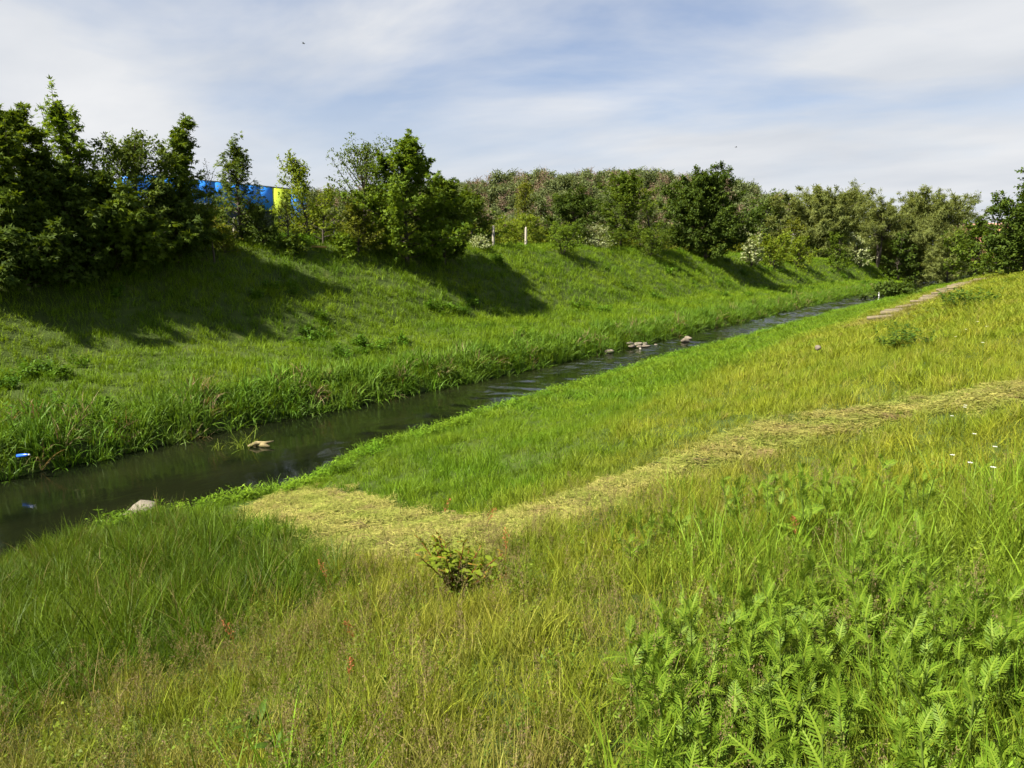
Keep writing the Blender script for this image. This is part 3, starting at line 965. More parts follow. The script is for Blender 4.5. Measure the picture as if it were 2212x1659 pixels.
def tree_at(name, label, px, X, top, wide, leafm, seed, prof='oval', bark='bark', group=None, cat='tree', **kw):
    x, y, z = spot(px, X)
    dist = math.hypot(x, y)
    H = ztop(px, top, x, y) - z
    R = wide / 1522 * dist / 2
    kw.setdefault('trunk_r', .014 * H + .02)
    kw.setdefault('nb', int(38 + 4.5 * H))
    g = grow(seed, H, R, prof=prof, **kw)
    return build_tree(name, label, group, (x, y, z), g, leafm, bark, 0, cat)


LB = 'young trees along the left bank'
tree_at('maple_tree', 'dark maple cropped by the left edge of the picture', 0, -26.4, 232, 150, 'maple', 501, 'cone', group=LB, cb=.04, lpt=19)
tree_at('maple_tree', 'dark maple with pointed top just right of the lattice pylon', 108, -27.0, 228, 150, 'maple', 502, 'cone', group=LB, cb=.04, lpt=18, shoots=3)
tree_at('maple_tree', 'tallest pale green maple with two bare topped upright shoots', 205, -27.6, 188, 160, 'maple_bright', 503, 'cone', group=LB, cb=.03, up=(20, 70), shoots=4, lpt=9)
tree_at('cherry_tree', 'drooping leaved cherry between the two tall maples at left', 300, -27.2, 282, 185, 'cherry', 504, 'round', group=LB, cb=.05, leaf=.14, tmpl=DIAM, tw=6, droop=.06, shoots=4)
tree_at('maple_tree', 'dark maple with leaning crooked tip left of the blue wall', 395, -27.4, 252, 135, 'maple', 505, 'cone', group=LB, cb=.03, shoots=2, wig=.02)
tree_at('maple_tree', 'low spreading dark maple at the foot of the left clump', 55, -25.9, 440, 200, 'dark_leaf', 506, 'bush', group=LB, cb=.03, shoots=0, lpt=21, nb=60)
tree_at('maple_tree', 'low broad maple under the cherry at the left slope', 250, -26.6, 385, 240, 'maple', 507, 'bush', group=LB, cb=.03, shoots=0, lpt=21, nb=70)
tree_at('maple_tree', 'low dark maple beside the thin sapling at left', 385, -27.0, 400, 150, 'dark_leaf', 508, 'bush', group=LB, cb=.03, shoots=0, lpt=15, nb=50)
tree_at('maple_tree', 'second low dark maple close to the left picture edge', 150, -26.3, 350, 190, 'dark_leaf', 509, 'oval', group=LB, cb=.03, shoots=0, lpt=21, nb=60)
tree_at('sapling', 'thin bare stemmed sapling in front of the blue wall', 463, -27, 345, 60, 'olive', 510, 'spire', group=LB, cb=.35, leaf=.09, tmpl=DIAM, nb=26, lpt=4, thin=.6, trunk_r=.045, tw=3)
tree_at('maple_tree', 'open topped maple in front of the blue and lime wall', 525, -29, 298, 125, 'cherry', 511, 'cone', group=LB, cb=.05, shoots=5, lpt=11, leaf=.16)
tree_at('shrub', 'dark dense shrub at the foot of the open topped maple', 560, -28.4, 440, 90, 'dark_leaf', 512, 'bush', group='shrubs on the left bank', cb=.05, shoots=0, tmpl=DIAM, leaf=.12, cat='shrub', nb=45)
tree_at('oak_tree', 'slender yellow green tree right of the lime wall', 668, -29.5, 330, 120, 'lime_leaf', 513, 'cone', group=LB, cb=.05, leaf=.15, tmpl=DIAM, tw=6, lpt=12, shoots=3)
tree_at('sapling', 'bright yellow green young maple left of the cherry', 700, -28.2, 395, 100, 'lime_leaf', 514, 'cone', group=LB, cb=.08, leaf=.13, lpt=6, nb=34)
tree_at('sapling', 'short yellow green sapling below the lime wall', 625, -28.0, 430, 80, 'olive', 515, 'oval', group=LB, cb=.2, leaf=.10, tmpl=DIAM, lpt=6, nb=30)
tree_at('cherry_tree', 'open branched cherry left of the large bright maple', 790, -28.3, 292, 175, 'cherry', 516, 'oval', group=LB, cb=.08, leaf=.15, tmpl=DIAM, droop=.05, up=(20, 55), shoots=3, lpt=8)
tree_at('maple_tree', 'large bright green maple in the middle of the bank', 880, -26.6, 298, 245, 'maple_bright', 517, 'cone', group=LB, cb=.03, shoots=3, lpt=21, nb=95)
tree_at('maple_tree', 'dark rounded maple leaning on the large bright maple', 960, -26.6, 380, 140, 'maple', 518, 'oval', group=LB, cb=.03, shoots=1, lpt=21, nb=60)
tree_at('shrub', 'olive shrub filling the foot of the cherry', 775, -27.3, 430, 110, 'olive', 519, 'bush', group='shrubs on the left bank', cb=.04, shoots=0, tmpl=DIAM, leaf=.12, cat='shrub', nb=50)
tree_at('maple_tree', 'compact dark maple left of the fence posts', 1022, -30, 405, 120, 'maple', 520, 'cone', group=LB, cb=.05, lpt=15)
tree_at('oak_tree', 'slim bronze green oak behind the fence posts', 1132, -36, 388, 66, 'olive', 521, 'oval', group=LB, cb=.15, leaf=.15, tmpl=DIAM, lpt=8, tw=6)
tree_at('shrub', 'yellow green elder shrub behind the fence posts', 1120, -32.5, 462, 110, 'lime_leaf', 522, 'bush', group='shrubs on the left bank', cb=.05, stems=3, shoots=0, tmpl=DIAM, leaf=.16, cat='shrub', nb=54, lpt=15)
tree_at('maple_tree', 'dark round headed tree right of the bronze oak', 1232, -32, 402, 135, 'dark_leaf', 523, 'round', group=LB, cb=.08, lpt=21, leaf=.18)
tree_at('shrub', 'round bright shrub on the slope edge casting its own shadow', 1215, -27.3, 478, 82, 'maple_bright', 524, 'bush', group='shrubs on the left bank', cb=.08, stems=3, shoots=0, tmpl=DIAM, leaf=.15, cat='shrub', nb=54, lpt=10)
tree_at('maple_tree', 'upright dark tree with ragged tip mid bank', 1340, -31, 368, 130, 'maple', 525, 'oval', group=LB, cb=.05, lpt=21, leaf=.19, shoots=5)
tree_at('sapling', 'pale yellow green young tree left of the big dark tree', 1402, -29.5, 395, 90, 'lime_leaf', 526, 'cone', group=LB, cb=.08, leaf=.16, tmpl=DIAM, lpt=8, nb=44)
tree_at('shrub', 'flowering hawthorn shrub under the upright dark tree', 1288, -29, 478, 80, 'blossom', 527, 'bush', group='shrubs on the left bank', cb=.05, stems=2, shoots=0, tmpl=DIAM, leaf=.13, cat='shrub', nb=44, lpt=9)
tree_at('shrub', 'low green shrub left of the big dark tree', 1405, -27.5, 485, 100, 'maple', 528, 'bush', group='shrubs on the left bank', cb=.03, stems=3, shoots=0, tmpl=DIAM, leaf=.17, cat='shrub', nb=54, lpt=10)
tree_at('maple_tree', 'big dark broad crowned tree throwing the longest shadow', 1523, -27.2, 358, 180, 'dark_leaf', 529, 'oval', group=LB, cb=.03, lpt=26, nb=120, leaf=.27, tmpl=DIAM, shoots=6, tw=4)

SH = 'shrubs on the left bank'
for lab, px, X, top, wide, lm, sd in [
        ('cream flowering shrub just right of the left fence post', 1035, -28.0, 508, 46, 'blossom', 540),
        ('pale flowering shrub at the foot of the big dark tree', 1625, -25.5, 505, 48, 'blossom', 541),
        ('yellow green shrub between two small shrubs below the birches', 1668, -25.0, 502, 70, 'lime_leaf', 542),
        ('wide yellow green shrub casting a short shadow near the far bend', 1725, -24.5, 505, 80, 'lime_leaf', 543),
        ('dark green shrub left of the cream flowering hawthorn', 1812, -22.3, 500, 50, 'maple', 544),
        ('cream flowering hawthorn left of the dark willow trunk', 1858, -21.8, 503, 58, 'blossom', 545),
        ('small shrub among grass below the lime wall', 640, -27.2, 505, 70, 'maple', 546),
        ('small shrub in the grass right of the yellow board', 745, -27.0, 500, 60, 'maple_bright', 547),
        ('low shrub at the foot of the thin sapling', 490, -27.5, 470, 80, 'olive', 548)]:
    tree_at('shrub', lab, px, X, top, wide, lm, sd, 'bush', group=SH, cat='shrub', cb=.04, stems=3, shoots=0, tmpl=BLOB if px > 1600 else DIAM,
            leaf=.26 if px > 1600 else .14, nb=42, lpt=8)

# trees at the far bend
FB = 'large trees at the far bend'
tree_at('birch_tree', 'feathery light green birch behind the big dark tree', 1655, -38, 412, 120, 'birch', 560, 'round', 'bark_pale', FB, cb=.08, leaf=.34, tmpl=BLOB, droop=.16, lpt=9, nb=70, tw=2.6)
tree_at('birch_tree', 'small bronze birch between the birch and the willows', 1705, -30, 470, 55, 'olive', 561, 'oval', 'bark_pale', FB, cb=.2, leaf=.28, tmpl=BLOB, lpt=6, nb=34, tw=3)
tree_at('willow_tree', 'broad olive willow left of the dark forked trunk', 1765, -29, 402, 180, 'willow', 562, 'round', 'bark', FB, cb=.05, leaf=.6, tmpl=NARROW, droop=.10, lpt=30, nb=110, tw=2.4, up=(8, 58), rise=0, shoots=0)
tree_at('willow_tree', 'tall wispy topped willow behind the dark forked trunk', 1848, -27, 392, 130, 'willow', 563, 'oval', 'bark', FB, cb=.12, leaf=.55, tmpl=NARROW, droop=.08, lpt=22, nb=70, tw=2.4, up=(30, 70), shoots=3, thin=.8)
tree_at('willow_tree', 'large rounded grey green willow right of the dark trunk', 1990, -15.5, 412, 195, 'willow', 564, 'round', 'bark', FB, cb=.04, leaf=.6, tmpl=NARROW, droop=.12, lpt=34, nb=125, tw=2.3, up=(8, 58), rise=0, shoots=0)
tree_at('willow_tree', 'dark forked willow trunk leaning at the end of the left bank', 1896, -22.0, 430, 110, 'willow', 565, 'oval', 'bark', FB, cb=.45, leaf=.55, tmpl=NARROW, droop=.10, lpt=26, nb=60, tw=2.4, trunk_r=.42, stems=2)
tree_at('shrub', 'dark shrub at the foot of the large rounded willow', 1945, -16.8, 505, 60, 'dark_leaf', 566, 'bush', group='shrubs at the far bend', cat='shrub', cb=.03, stems=3, shoots=0, tmpl=BLOB, leaf=.4, nb=40, lpt=8)
tree_at('willow_tree', 'smaller drooping willow at the right foot of the rounded willow', 2050, -9.0, 490, 80, 'willow', 567, 'round', 'bark', FB, cb=.03, leaf=.5, tmpl=NARROW, droop=.14, lpt=24, nb=60, tw=2.6, shoots=0)
x_, y_ = far(2108, 96)
g = grow(568, ztop(2108, 478, x_, y_) - hz(x_, y_), 3.2, cb=.04, nb=60, prof='oval', leaf=.3, tmpl=BLOB, lpt=9, tw=3, trunk_r=.12)
build_tree('maple_tree', 'mid green tree below the distant brick building', 'trees on the right bank', (x_, y_, hz(x_, y_)), g, 'maple', 'bark')
x_, y_ = far(2217, 62)
g = grow(569, ztop(2217, 322, x_, y_) - hz(x_, y_), 3.3, cb=.04, nb=120, prof='cone', leaf=.26, tmpl=DIAM, lpt=21, tw=3.6, trunk_r=.2, shoots=4)
build_tree('maple_tree', 'large dark tree cropped by the right edge of the picture', 'trees on the right bank', (x_, y_, hz(x_, y_)), g, 'dark_leaf', 'bark')
x_, y_ = far(2178, 74)
g = grow(570, ztop(2178, 470, x_, y_) - hz(x_, y_), 2.3, cb=.03, nb=80, prof='bush', leaf=.24, tmpl=DIAM, lpt=10, tw=3.4, trunk_r=.12, shoots=1)
build_tree('maple_tree', 'spreading low tree left of the cropped right tree', 'trees on the right bank', (x_, y_, hz(x_, y_)), g, 'maple', 'bark')
x_, y_ = -11.2, 92.0
g = grow(571, 2.3, 2.6, cb=.05, nb=70, prof='bush', leaf=.26, tmpl=BLOB, lpt=9, tw=4, trunk_r=.05, stems=4, shoots=0)
build_tree('shrub', 'low dark round shrub on the right water edge by the marker pole', 'shrubs at the far bend', (x_, y_, hz(x_, y_)), g, 'dark_leaf', 'bark', cat='shrub')

# trees that stand beyond the left frame and shade the left bank
src_t = bpy.data.objects['maple_tree']
for i, (x, y, s, rz) in enumerate([(-27.4, 4.5, .9, 1.2), (-28.2, .5, .95, 2.9), (-27.8, -4.0, .95, 4.4)]):
    copy_tree(src_t, (x, y, hz(x, y)), rz, (s, s, s), 'dark maple standing just outside the left edge of the picture', 'maples beyond the left edge', 'dark_leaf' if i % 2 else None)

# far wood on the hill: one mass
def wood(seed, H, R, n, leaf, prof='round'):
    r = np.random.default_rng(seed)
    c = r.normal(size=(26, 3)); c = norm(c) * r.uniform(.35, .9, (26, 1)) * [R, R, H * .42] + [0, 0, H * .58]
    q = r.integers(0, 26, n)
    P = c[q] + r.normal(size=(n, 3)) * R * .26
    A = r.normal(size=(n, 3)); U = r.normal(size=(n, 3)) * .6 + [0, 0, 1]
    v = np.clip(.5 + r.normal(0, .2, 26)[q] + r.normal(0, .15, n), 0, 1)
    S = leaf * r.uniform(.6, 1.3, n)
    A = norm(A); B = norm(np.cross(A, U)); U = np.cross(B, A)
    V = np.stack([P + S[:, None] * (A * a + B * b + U * cc) for a, b, cc in BLOB[0]], 1).reshape(-1, 3)
    mb = MB(); mb.tube([(0, 0, 0), (.1, 0, H * .5), (0, .1, H * .9)], [R * .07, R * .05, .05], 5)
    for k in range(14):
        a = r.uniform(0, 6.28); z = r.uniform(.3, .85) * H
        e = np.array([math.cos(a) * R * .8, math.sin(a) * R * .8, z + R * .7])
        mb.tube([(0, 0, z), e * [.5, .5, 1] - [0, 0, R * .25], e], [.14, .09, .04], 4, cap=False)
    TV, TF = np.concatenate(mb.V), np.concatenate(mb.F)
    return np.concatenate([V, TV]), np.concatenate([np.arange(len(V)).reshape(-1, 4), TF + len(V)]), np.concatenate([v, np.full(len(TF), .15)])


r = np.random.default_rng(77)
def hill_points(n, lo, hi):
    u = r.uniform(0, len(pxs) - 1.01, n); w_ = r.uniform(lo, hi, n)
    i, j = u.astype(int), w_.astype(int)
    fu, fw = (u - i)[:, None], (w_ - j)[:, None]
    return (hill_grid[i, j] * (1 - fu) * (1 - fw) + hill_grid[i + 1, j] * fu * (1 - fw) + hill_grid[i, j + 1] * (1 - fu) * fw + hill_grid[i + 1, j + 1] * fu * fw)


for nm, lab, mat_, n, sd, leaves in (('hill_wood', 'green mixed wood covering the far hill', 'hill_green', 850, 600, 900),
                                     ('bare_wood', 'brown barely leafing trees among the far hill wood', 'brown_leaf', 600, 620, 420)):
    HPt = hill_points(n, 1.5, 13.5)
    cover(nm, lab, 'woodland', [wood(sd + i, 9.5, 3.6, leaves, .8 if leaves > 500 else .5) for i in range(5)], M[mat_], HPt[:, 0], HPt[:, 1], np.ones((n, 3)), r.uniform(.65, 1.15, n), tilt=.04, zoff=-.6, Z=HPt[:, 2])
# hedge mass beyond the crest fills the gaps between the bank trees
HX, HY = [], []
for k in range(420):
    px = r.uniform(640, 1720); d = r.uniform(70, 120) + max(0, px - 900) * .06
    x, y = far(px, d)
    if xl(y) - x > 17 and not (x < -60 and px < 660):
        HX.append(x); HY.append(y)
HX, HY = np.array(HX), np.array(HY)
cover('field_thicket', 'far olive green thicket filling the gaps behind the bank trees', 'thicket', [wood(640 + i, 2.9, 1.7, 420, .42) for i in range(5)], M['olive'], HX, HY, np.ones((len(HX), 3)), r.uniform(.6, 1.15, len(HX)), tilt=.04, zoff=-.2)
TX, TY = [], []
for k in range(230):
    px = r.uniform(430, 1640); x = r.uniform(-37, -30.5)
    if px < 640 and r.uniform() < .6: continue; y = col(px, x)
    if y < 110 and not (300 < px < 640): TX.append(x); TY.append(y)
TX, TY = np.array(TX), np.array(TY)
cover('crest_undergrowth', 'tangled yellow green undergrowth along the left crest between the trees', 'undergrowth', [herbs(680 + i, 26, .7, .8, 1.9, .15, 30, .5) for i in range(6)], M['grass'], TX, TY,
      tints(TX, TY, (.11, .155, .014), (.16, .19, .018), (.06, .10, .014), 15, r), r.uniform(.6, 1.15, len(TX)), tilt=.05)
# dark tree line on the right horizon
HX, HY = np.array([far(px, d) for px, d in zip(r.uniform(1560, 2075, 200), r.uniform(190, 330, 200))]).T
cover('horizon_wood', 'distant dark tree line behind the far bend', 'woodland', [wood(660 + i, 6, 4, 420, 1.0) for i in range(4)], M['birch'], HX, HY, np.ones((len(HX), 3)), r.uniform(.6, 1.2, len(HX)), tilt=.04, zoff=-.5)

# ------------------------------------------------------------------ buildings and pylon
BX = -75.0
hall = empty('industrial_hall', (BX, 40, hz(BX, 40)))
tag(hall, 'long flat roofed hall clad in bright blue and lime behind the left trees', 'building')
hz0 = hz(BX, 40)
ztop_h = ztop(425, 388, BX, col(425, BX)) - hz0
def hall_y(px): return col(px, BX) - 40
y0, y1, y2, y3 = hall_y(285), hall_y(597), hall_y(634), hall_y(668)
seam = [y0 + (y1 - y0) * k / 9 for k in range(10)]
for k in range(9):
    obj('wall_panel', MB().box(-.4, 0, seam[k] + .015, seam[k + 1] - .015, 5.0, ztop_h).mesh('wall_panel', M['blue_wall']), hall)
tag(obj('wall_panel', MB().box(-.4, .02, y1 + .015, y2 - .015, 0, ztop_h - .02).mesh('wall_panel', M['lime_wall']), hall), 'lime green wall panel')
obj('wall_panel', MB().box(-.4, 0, y2 + .015, y3, 0, ztop_h).mesh('wall_panel', M['blue_wall']), hall)
obj('roof', MB().box(-30, -.41, y0, y3, ztop_h - .6, ztop_h - .25).mesh('roof', M['steel']), hall)
obj('parapet', MB().box(-.45, .06, y0 - .05, y3 + .05, ztop_h + .004, ztop_h + .14).mesh('parapet', M['steel']), hall)
obj('back_wall', MB().box(-30.2, -.42, y0 + .1, y3 - .1, 0, ztop_h - .62).mesh('back_wall', M['blue_wall']), hall)
obj('ledge', MB().box(-.3, .5, y0, hall_y(470), 5.0, 5.25).mesh('ledge', M['white']), hall)
obj('window_band', MB().box(-.35, -.1, y0, y1, .4, 4.98).mesh('window_band', M['glass']), hall)
for k, px in enumerate((310, 345, 380, 412, 443, 465, 482)):
    yy = hall_y(px)
    obj('pillar', MB().box(-.08, .3, yy - .35, yy + .35, 0, 4.96).mesh('pillar', M['yellow']), hall)
yw = hall_y(603)
obj('window', MB().box(.03, .08, yw + .2, yw + 1.9, ztop_h - 4.6, ztop_h - 3.3).mesh('window', M['glass']), hall)

px_, d_ = 2128, 260
x_, y_ = far(px_, d_)
zt = ztop(px_, 482, x_, y_)
blk = empty('brick_building', (x_, y_, hz(x_, y_)), math.atan2(y_, x_) - math.pi / 2)
tag(blk, 'distant reddish brick building with pale roof edge above the right trees', 'building')
hb = zt - hz(x_, y_)
bw = obj('wall', MB().box(-9, 16, 0, 12, 0, hb - .8).mesh('wall', M['brick']), blk)
obj('roof', MB().box(-9.4, 16.4, -.4, 12.4, hb - .796, hb).mesh('roof', M['roof']), blk)
wm = MB().box(-.55, .55, -.05, .04, -.8, .8).mesh('window', M['glass'])
for k in range(9):
    for q in range(3):
        obj('window', wm, bw, (-7.4 + 2.7 * k, 0, hb - 2.9 - 3.3 * q))

px_, d_ = 62, 250
x_, y_ = far(px_, d_)
zb = hz(x_, y_); top = ztop(px_, 288, x_, y_) - zb
pyl = empty('power_pylon', (x_, y_, zb), math.atan2(y_, x_) - math.pi / 2 + .25)
tag(pyl, 'grey lattice power pylon showing through the left trees', 'pylon')
def leg_pt(sx, sy, z):
    w = np.interp(z, [0, top * .55, top], [3.2, 1.3, .75])
    return (sx * w, sy * w, z)
for sx in (-1, 1):
    for sy in (-1, 1):
        obj('leg', MB().tube([leg_pt(sx, sy, z) for z in (0, top * .55, top)], .11, 4).mesh('leg', M['steel']), pyl)
mb = MB()
zs = np.linspace(2, top - .4, 16)
for za_, zb_ in zip(zs[:-1], zs[1:]):
    for A_, B_ in (((-1, -1), (1, -1)), ((1, -1), (1, 1)), ((1, 1), (-1, 1)), ((-1, 1), (-1, -1))):
        mb.tube([leg_pt(*A_, za_), leg_pt(*B_, zb_)], .05, 3, cap=False)
        mb.tube([leg_pt(*B_, za_), leg_pt(*A_, zb_)], .05, 3, cap=False)
obj('bracing', mb.mesh('bracing', M['steel']), pyl)
for zc, half in ((top - .5, 6.4), (top - 6.2, 8.2), (top - 12, 7)):
    mb = MB()
    for sy in (-.6, .6):
        for s in (-1, 1):
            mb.tube([(0, sy, zc + .8), (s * half, 0, zc)], .07, 4)
            mb.tube([(0, sy, zc - .9), (s * half, 0, zc)], .07, 4)
            for k in range(1, 5):
                f0 = k / 5
                mb.tube([(s * half * f0, sy * (1 - f0), zc + .8 * (1 - f0)), (s * half * (f0 - .1), sy * (1 - f0), zc - .9 * (1 - f0 + .1))], .04, 3, cap=False)
    arm = obj('crossarm', mb.mesh('crossarm', M['steel']), pyl)
    for s in (-1, 1):
        obj('insulator', MB().tube([(s * half * .96, 0, zc - .1), (s * half * .96, 0, zc - 1.7)], [.1, .14], 5).mesh('insulator', M['steel']), arm)

# ------------------------------------------------------------------ posts, board, pole, stones
for lab, px, X, yt in [('pale concrete fence post left of its twin at the bank crest', 1066, -28.6, 487),
                       ('pale concrete fence post right of its twin at the bank crest', 1136, -29.4, 490),
                       ('half hidden fence post left of the compact dark maple', 986, -29.4, 490),
                       ('half hidden fence post below the open topped maple', 512, -29.4, 470),
                       ('half hidden fence post between the slender tree and the cherry', 726, -29.6, 478)]:
    x, y, z = spot(px, X)
    h = ztop(px, yt, x, y) - z + .3
    p = empty('fence_post', (x, y, z - .3))
    tag(p, lab, 'fence post', 'old concrete fence posts on the left crest')
    w = .075
    mb = MB()
    V = [(-w, -w, 0), (w, -w, 0), (w, w, 0), (-w, w, 0), (-w * .85, -w * .85, h - .12), (w * .85, -w * .85, h - .12), (w * .85, w * .85, h - .12), (-w * .85, w * .85, h - .12),
         (-w * .4, -w * .4, h), (w * .4, -w * .4, h), (w * .4, w * .4, h), (-w * .4, w * .4, h)]
    F = [(0, 1, 5, 4), (1, 2, 6, 5), (2, 3, 7, 6), (3, 0, 4, 7), (4, 5, 9, 8), (5, 6, 10, 9), (6, 7, 11, 10), (7, 4, 8, 11), (8, 9, 10, 11)]
    mb.add(V, F)
    shaft = obj('shaft', mb.mesh('shaft', M['concrete']), p)
    for k in range(3):
        obj('wire_eye', MB().tube([(w + .0, -.03, h - .25 - .4 * k), (w + .03, 0, h - .25 - .4 * k), (w, .03, h - .25 - .4 * k)], .008, 4).mesh('wire_eye', M['steel']), shaft)

x, y, z = spot(690, -27.2)
bd = obj('board', MB().box(-.36, .36, -.015, .015, -.04, .05).mesh('board', M['wood']))
bd.location = (x, y, hz(x, y) + .34); bd.rotation_euler = (.15, .03, math.radians(38))
tag(bd, 'yellow wooden board lying in the grass below the cherry', 'board')

px_, py_ = 1927, 632
x, y = far(px_, 96)
zp0 = -.1
pole = empty('marker_pole', (-12.75, y, 0.0))
tag(pole, 'red and white striped marker pole standing by the far water', 'pole')
x = -12.75; y = col(1927, x); pole.location = (x, y, 0)
hp_ = ztop(1927, 610, x, y)
nseg = 5
for k in range(nseg):
    z0_, z1_ = hp_ * k / nseg - (.2 if k == 0 else 0), hp_ * (k + 1) / nseg
    obj('band', MB().tube([(.02 * z0_, 0, z0_ + .002), (.02 * z1_, 0, z1_)], .075, 8).mesh('band', M['red' if k == 3 else 'white']), pole)
x = -12.9; y = col(1905, x)
st = obj('stake', MB().tube([(0, 0, -.2), (.01, 0, .55), (.012, 0, .75)], [.06, .06, .035], 7).mesh('stake', M['white']))
st.location = (x, y, 0)
tag(st, 'short white stake left of the striped marker pole', 'stake')


def rock(seed, sx, sy, sz, mat, flat=.0):
    r = np.random.default_rng(seed)
    nu, nv = 14, 8
    th = np.linspace(0, 2 * np.pi, nu, endpoint=False); ph = np.linspace(-np.pi / 2 + .12, np.pi / 2 - .12, nv)
    dirs = np.stack([np.outer(np.cos(ph), np.cos(th)), np.outer(np.cos(ph), np.sin(th)), np.outer(np.sin(ph), np.ones(nu))], -1)
    rad = np.ones((nv, nu))
    for k in range(11):  # planar facets
        n_ = norm(r.normal(size=3)); dlim = r.uniform(.62, .92)
        dd = dirs @ n_
        rad = np.where(dd * rad > dlim, dlim / np.maximum(dd, 1e-3), rad)
    P = dirs * rad[..., None] * [sx, sy, sz] + r.normal(0, .012, dirs.shape) * sx
    V = P.reshape(-1, 3)
    i = np.arange(nv - 1)[:, None] * nu; j = np.arange(nu)[None]; k2 = (j + 1) % nu
    F = np.stack([i + j, i + k2, i + nu + k2, i + nu + j], -1).reshape(-1, 4).tolist()
    c0 = (nv - 1) * nu
    for q in range(0, nu - 2, 2):
        F.append([c0, c0 + q + 1, c0 + q + 2, c0 + min(q + 3, nu - 1)])
        F.append([0, min(q + 3, nu - 1), q + 2, q + 1])
    return quads('stone', V, F, M[mat])


x, y = -11.75, 5.75
s = obj('stone', rock(700, .34, .22, .16, 'stone'), None, (x, y, .22)); s.rotation_euler = (.1, -.12, .5)
tag(s, 'pale flat stone lying at the near right water edge', 'stone')
cx, cy = -15.35, col(1385, -15.35)
labs = ['upper left slab shaped stone of the pile at the left water edge', 'tan stone below the upper left stone of the pile', 'grey flat stone in the middle of the pile at the left water edge',
        'small reddish stone at the front of the pile', 'long flat stone at the front right of the pile', 'dark round stone at the right end of the pile',
        'tiny white pebble in front of the stone pile', 'half sunk stone just right of the stone pile', 'brown stone left of the pile under the reeds']
for k, (dx_, dy_, sx, sy, sz, dz, mt) in enumerate([(-.28, -.75, .42, .3, .12, .3, 'stone'), (-.1, -.95, .40, .26, .10, .16, 'stone_warm'), (-.12, .35, .46, .3, .13, .2, 'stone'),
                                                   (.15, -.35, .26, .22, .12, .1, 'stone_warm'), (.22, .45, .55, .24, .09, .06, 'stone_warm'), (.0, 1.25, .3, .28, .16, .1, 'stone'),
                                                   (.35, -.85, .1, .09, .07, .03, 'concrete'), (.3, 2.4, .2, .16, .08, .02, 'stone'), (-.2, -4.6, .4, .3, .14, .12, 'stone_warm')]):
    s = obj('stone', rock(710 + k, sx * .66, sy * .66, sz * .8, mt), None, (cx + dx_, cy + dy_ * .62, dz * .8)); s.rotation_euler = (.1 * math.sin(k), .12 * math.cos(k * 2), 1.2 + .5 * math.sin(k * 3))
    tag(s, labs[k], 'stone', 'stones at the left water edge')
x = -14.3; y = col(1487, x)
s = obj('stone', rock(730, .30, .2, .13, 'stone_warm'), None, (x, y, .1)); s.rotation_euler = (0, .1, .7)
tag(s, 'single tan boulder standing midstream', 'stone')
x = -14.75; y = col(1475, x) + 1.2
s = obj('stone', rock(731, .28, .2, .14, 'stone_warm'), None, (x, y, .05))
tag(s, 'small brown stone just behind the midstream boulder', 'stone')
x, y = -3.79, 18.69
s = obj('stone', rock(732, .085, .07, .07, 'stone_warm'), None, (x, y, hz(x, y) + .30))
tag(s, 'yellowish brick sized stone in the grass beyond the mown track', 'stone')

# blue bottle in the reeds
bt = empty('bottle', (-16.15, 5.55, .50), .9)
bt.rotation_euler = (math.radians(82), .1, math.radians(115))
tag(bt, 'blue plastic bottle caught in the reeds at the left edge', 'bottle')
bb = obj('body', MB().tube([(0, 0, 0), (0, 0, .012), (0, 0, .2), (0, 0, .25), (0, 0, .275)], [.028, .036, .036, .022, .014], 12).mesh('body', M['bottle'], True), bt)
obj('cap', MB().tube([(0, 0, .276), (0, 0, .30)], [.017, .017], 10).mesh('cap', M['white']), bb)

# snag with reeds in the stream
sn = empty('reed_snag', (-14.6, 9.7, .0), .6)
sn.scale = (.8, .8, .75)
tag(sn, 'reed clump with tan driftwood caught midstream', 'plant snag')
V, F, v = tuft(740, 48, .34, .4, 1.0, .018, .9, .9, 6, sink=.05)
obj('reeds', quads('reeds', V, F, leaf_mat('snag_reeds', (.08, .14, .012), (.20, .25, .035), .4), v), sn)
mb = MB()
mb.tube([(.1, .0, .03), (.3, .1, .12), (.55, .15, .10), (.8, .2, .16)], [.05, .07, .06, .02], 7)
obj('driftwood', mb.mesh('driftwood', M['driftwood'], True), sn)
obj('driftwood', MB().tube([(.2, .25, .02), (.5, .1, .06), (.75, -.02, .04)], [.06, .09, .03], 7).mesh('driftwood', M['driftwood'], True), sn)
V, F, v = tuft(741, 12, .15, .3, .6, .014, .7, .9, 5, sink=.05)
V = V + [-.65, -.35, 0]
obj('reeds', quads('reeds', V, F, bpy.data.materials['snag_reeds'], v), sn)

# ------------------------------------------------------------------ old slab steps
steps = empty('slab_steps', (STEPS[0][0], STEPS[0][1], hz(*STEPS[0])))
tag(steps, 'old stone slab steps overgrown with grass climbing the right bank', 'steps', kind='structure')
r = np.random.default_rng(88)
slab_me = []
for k in range(5):
    w_, dth, t_ = .5 + .06 * k, .17 + .02 * (k % 3), .06
    V = np.array([(sx * w_ * (1 + r.normal(0, .04)), sy * dth * (1 + r.normal(0, .12)), sz) for sz in (-t_, t_) for sx, sy in ((-1, -1), (1, -1), (1, 1), (-1, 1))])
    V[4:, :2] *= .965
    slab_me.append(quads('slab', V, [(3, 2, 1, 0), (4, 5, 6, 7), (0, 1, 5, 4), (1, 2, 6, 5), (2, 3, 7, 6), (3, 0, 4, 7)], M['slab']))
tot = sum(math.dist(a, b) for a, b in zip(STEPS[:-1], STEPS[1:]))
s_ = 0.0
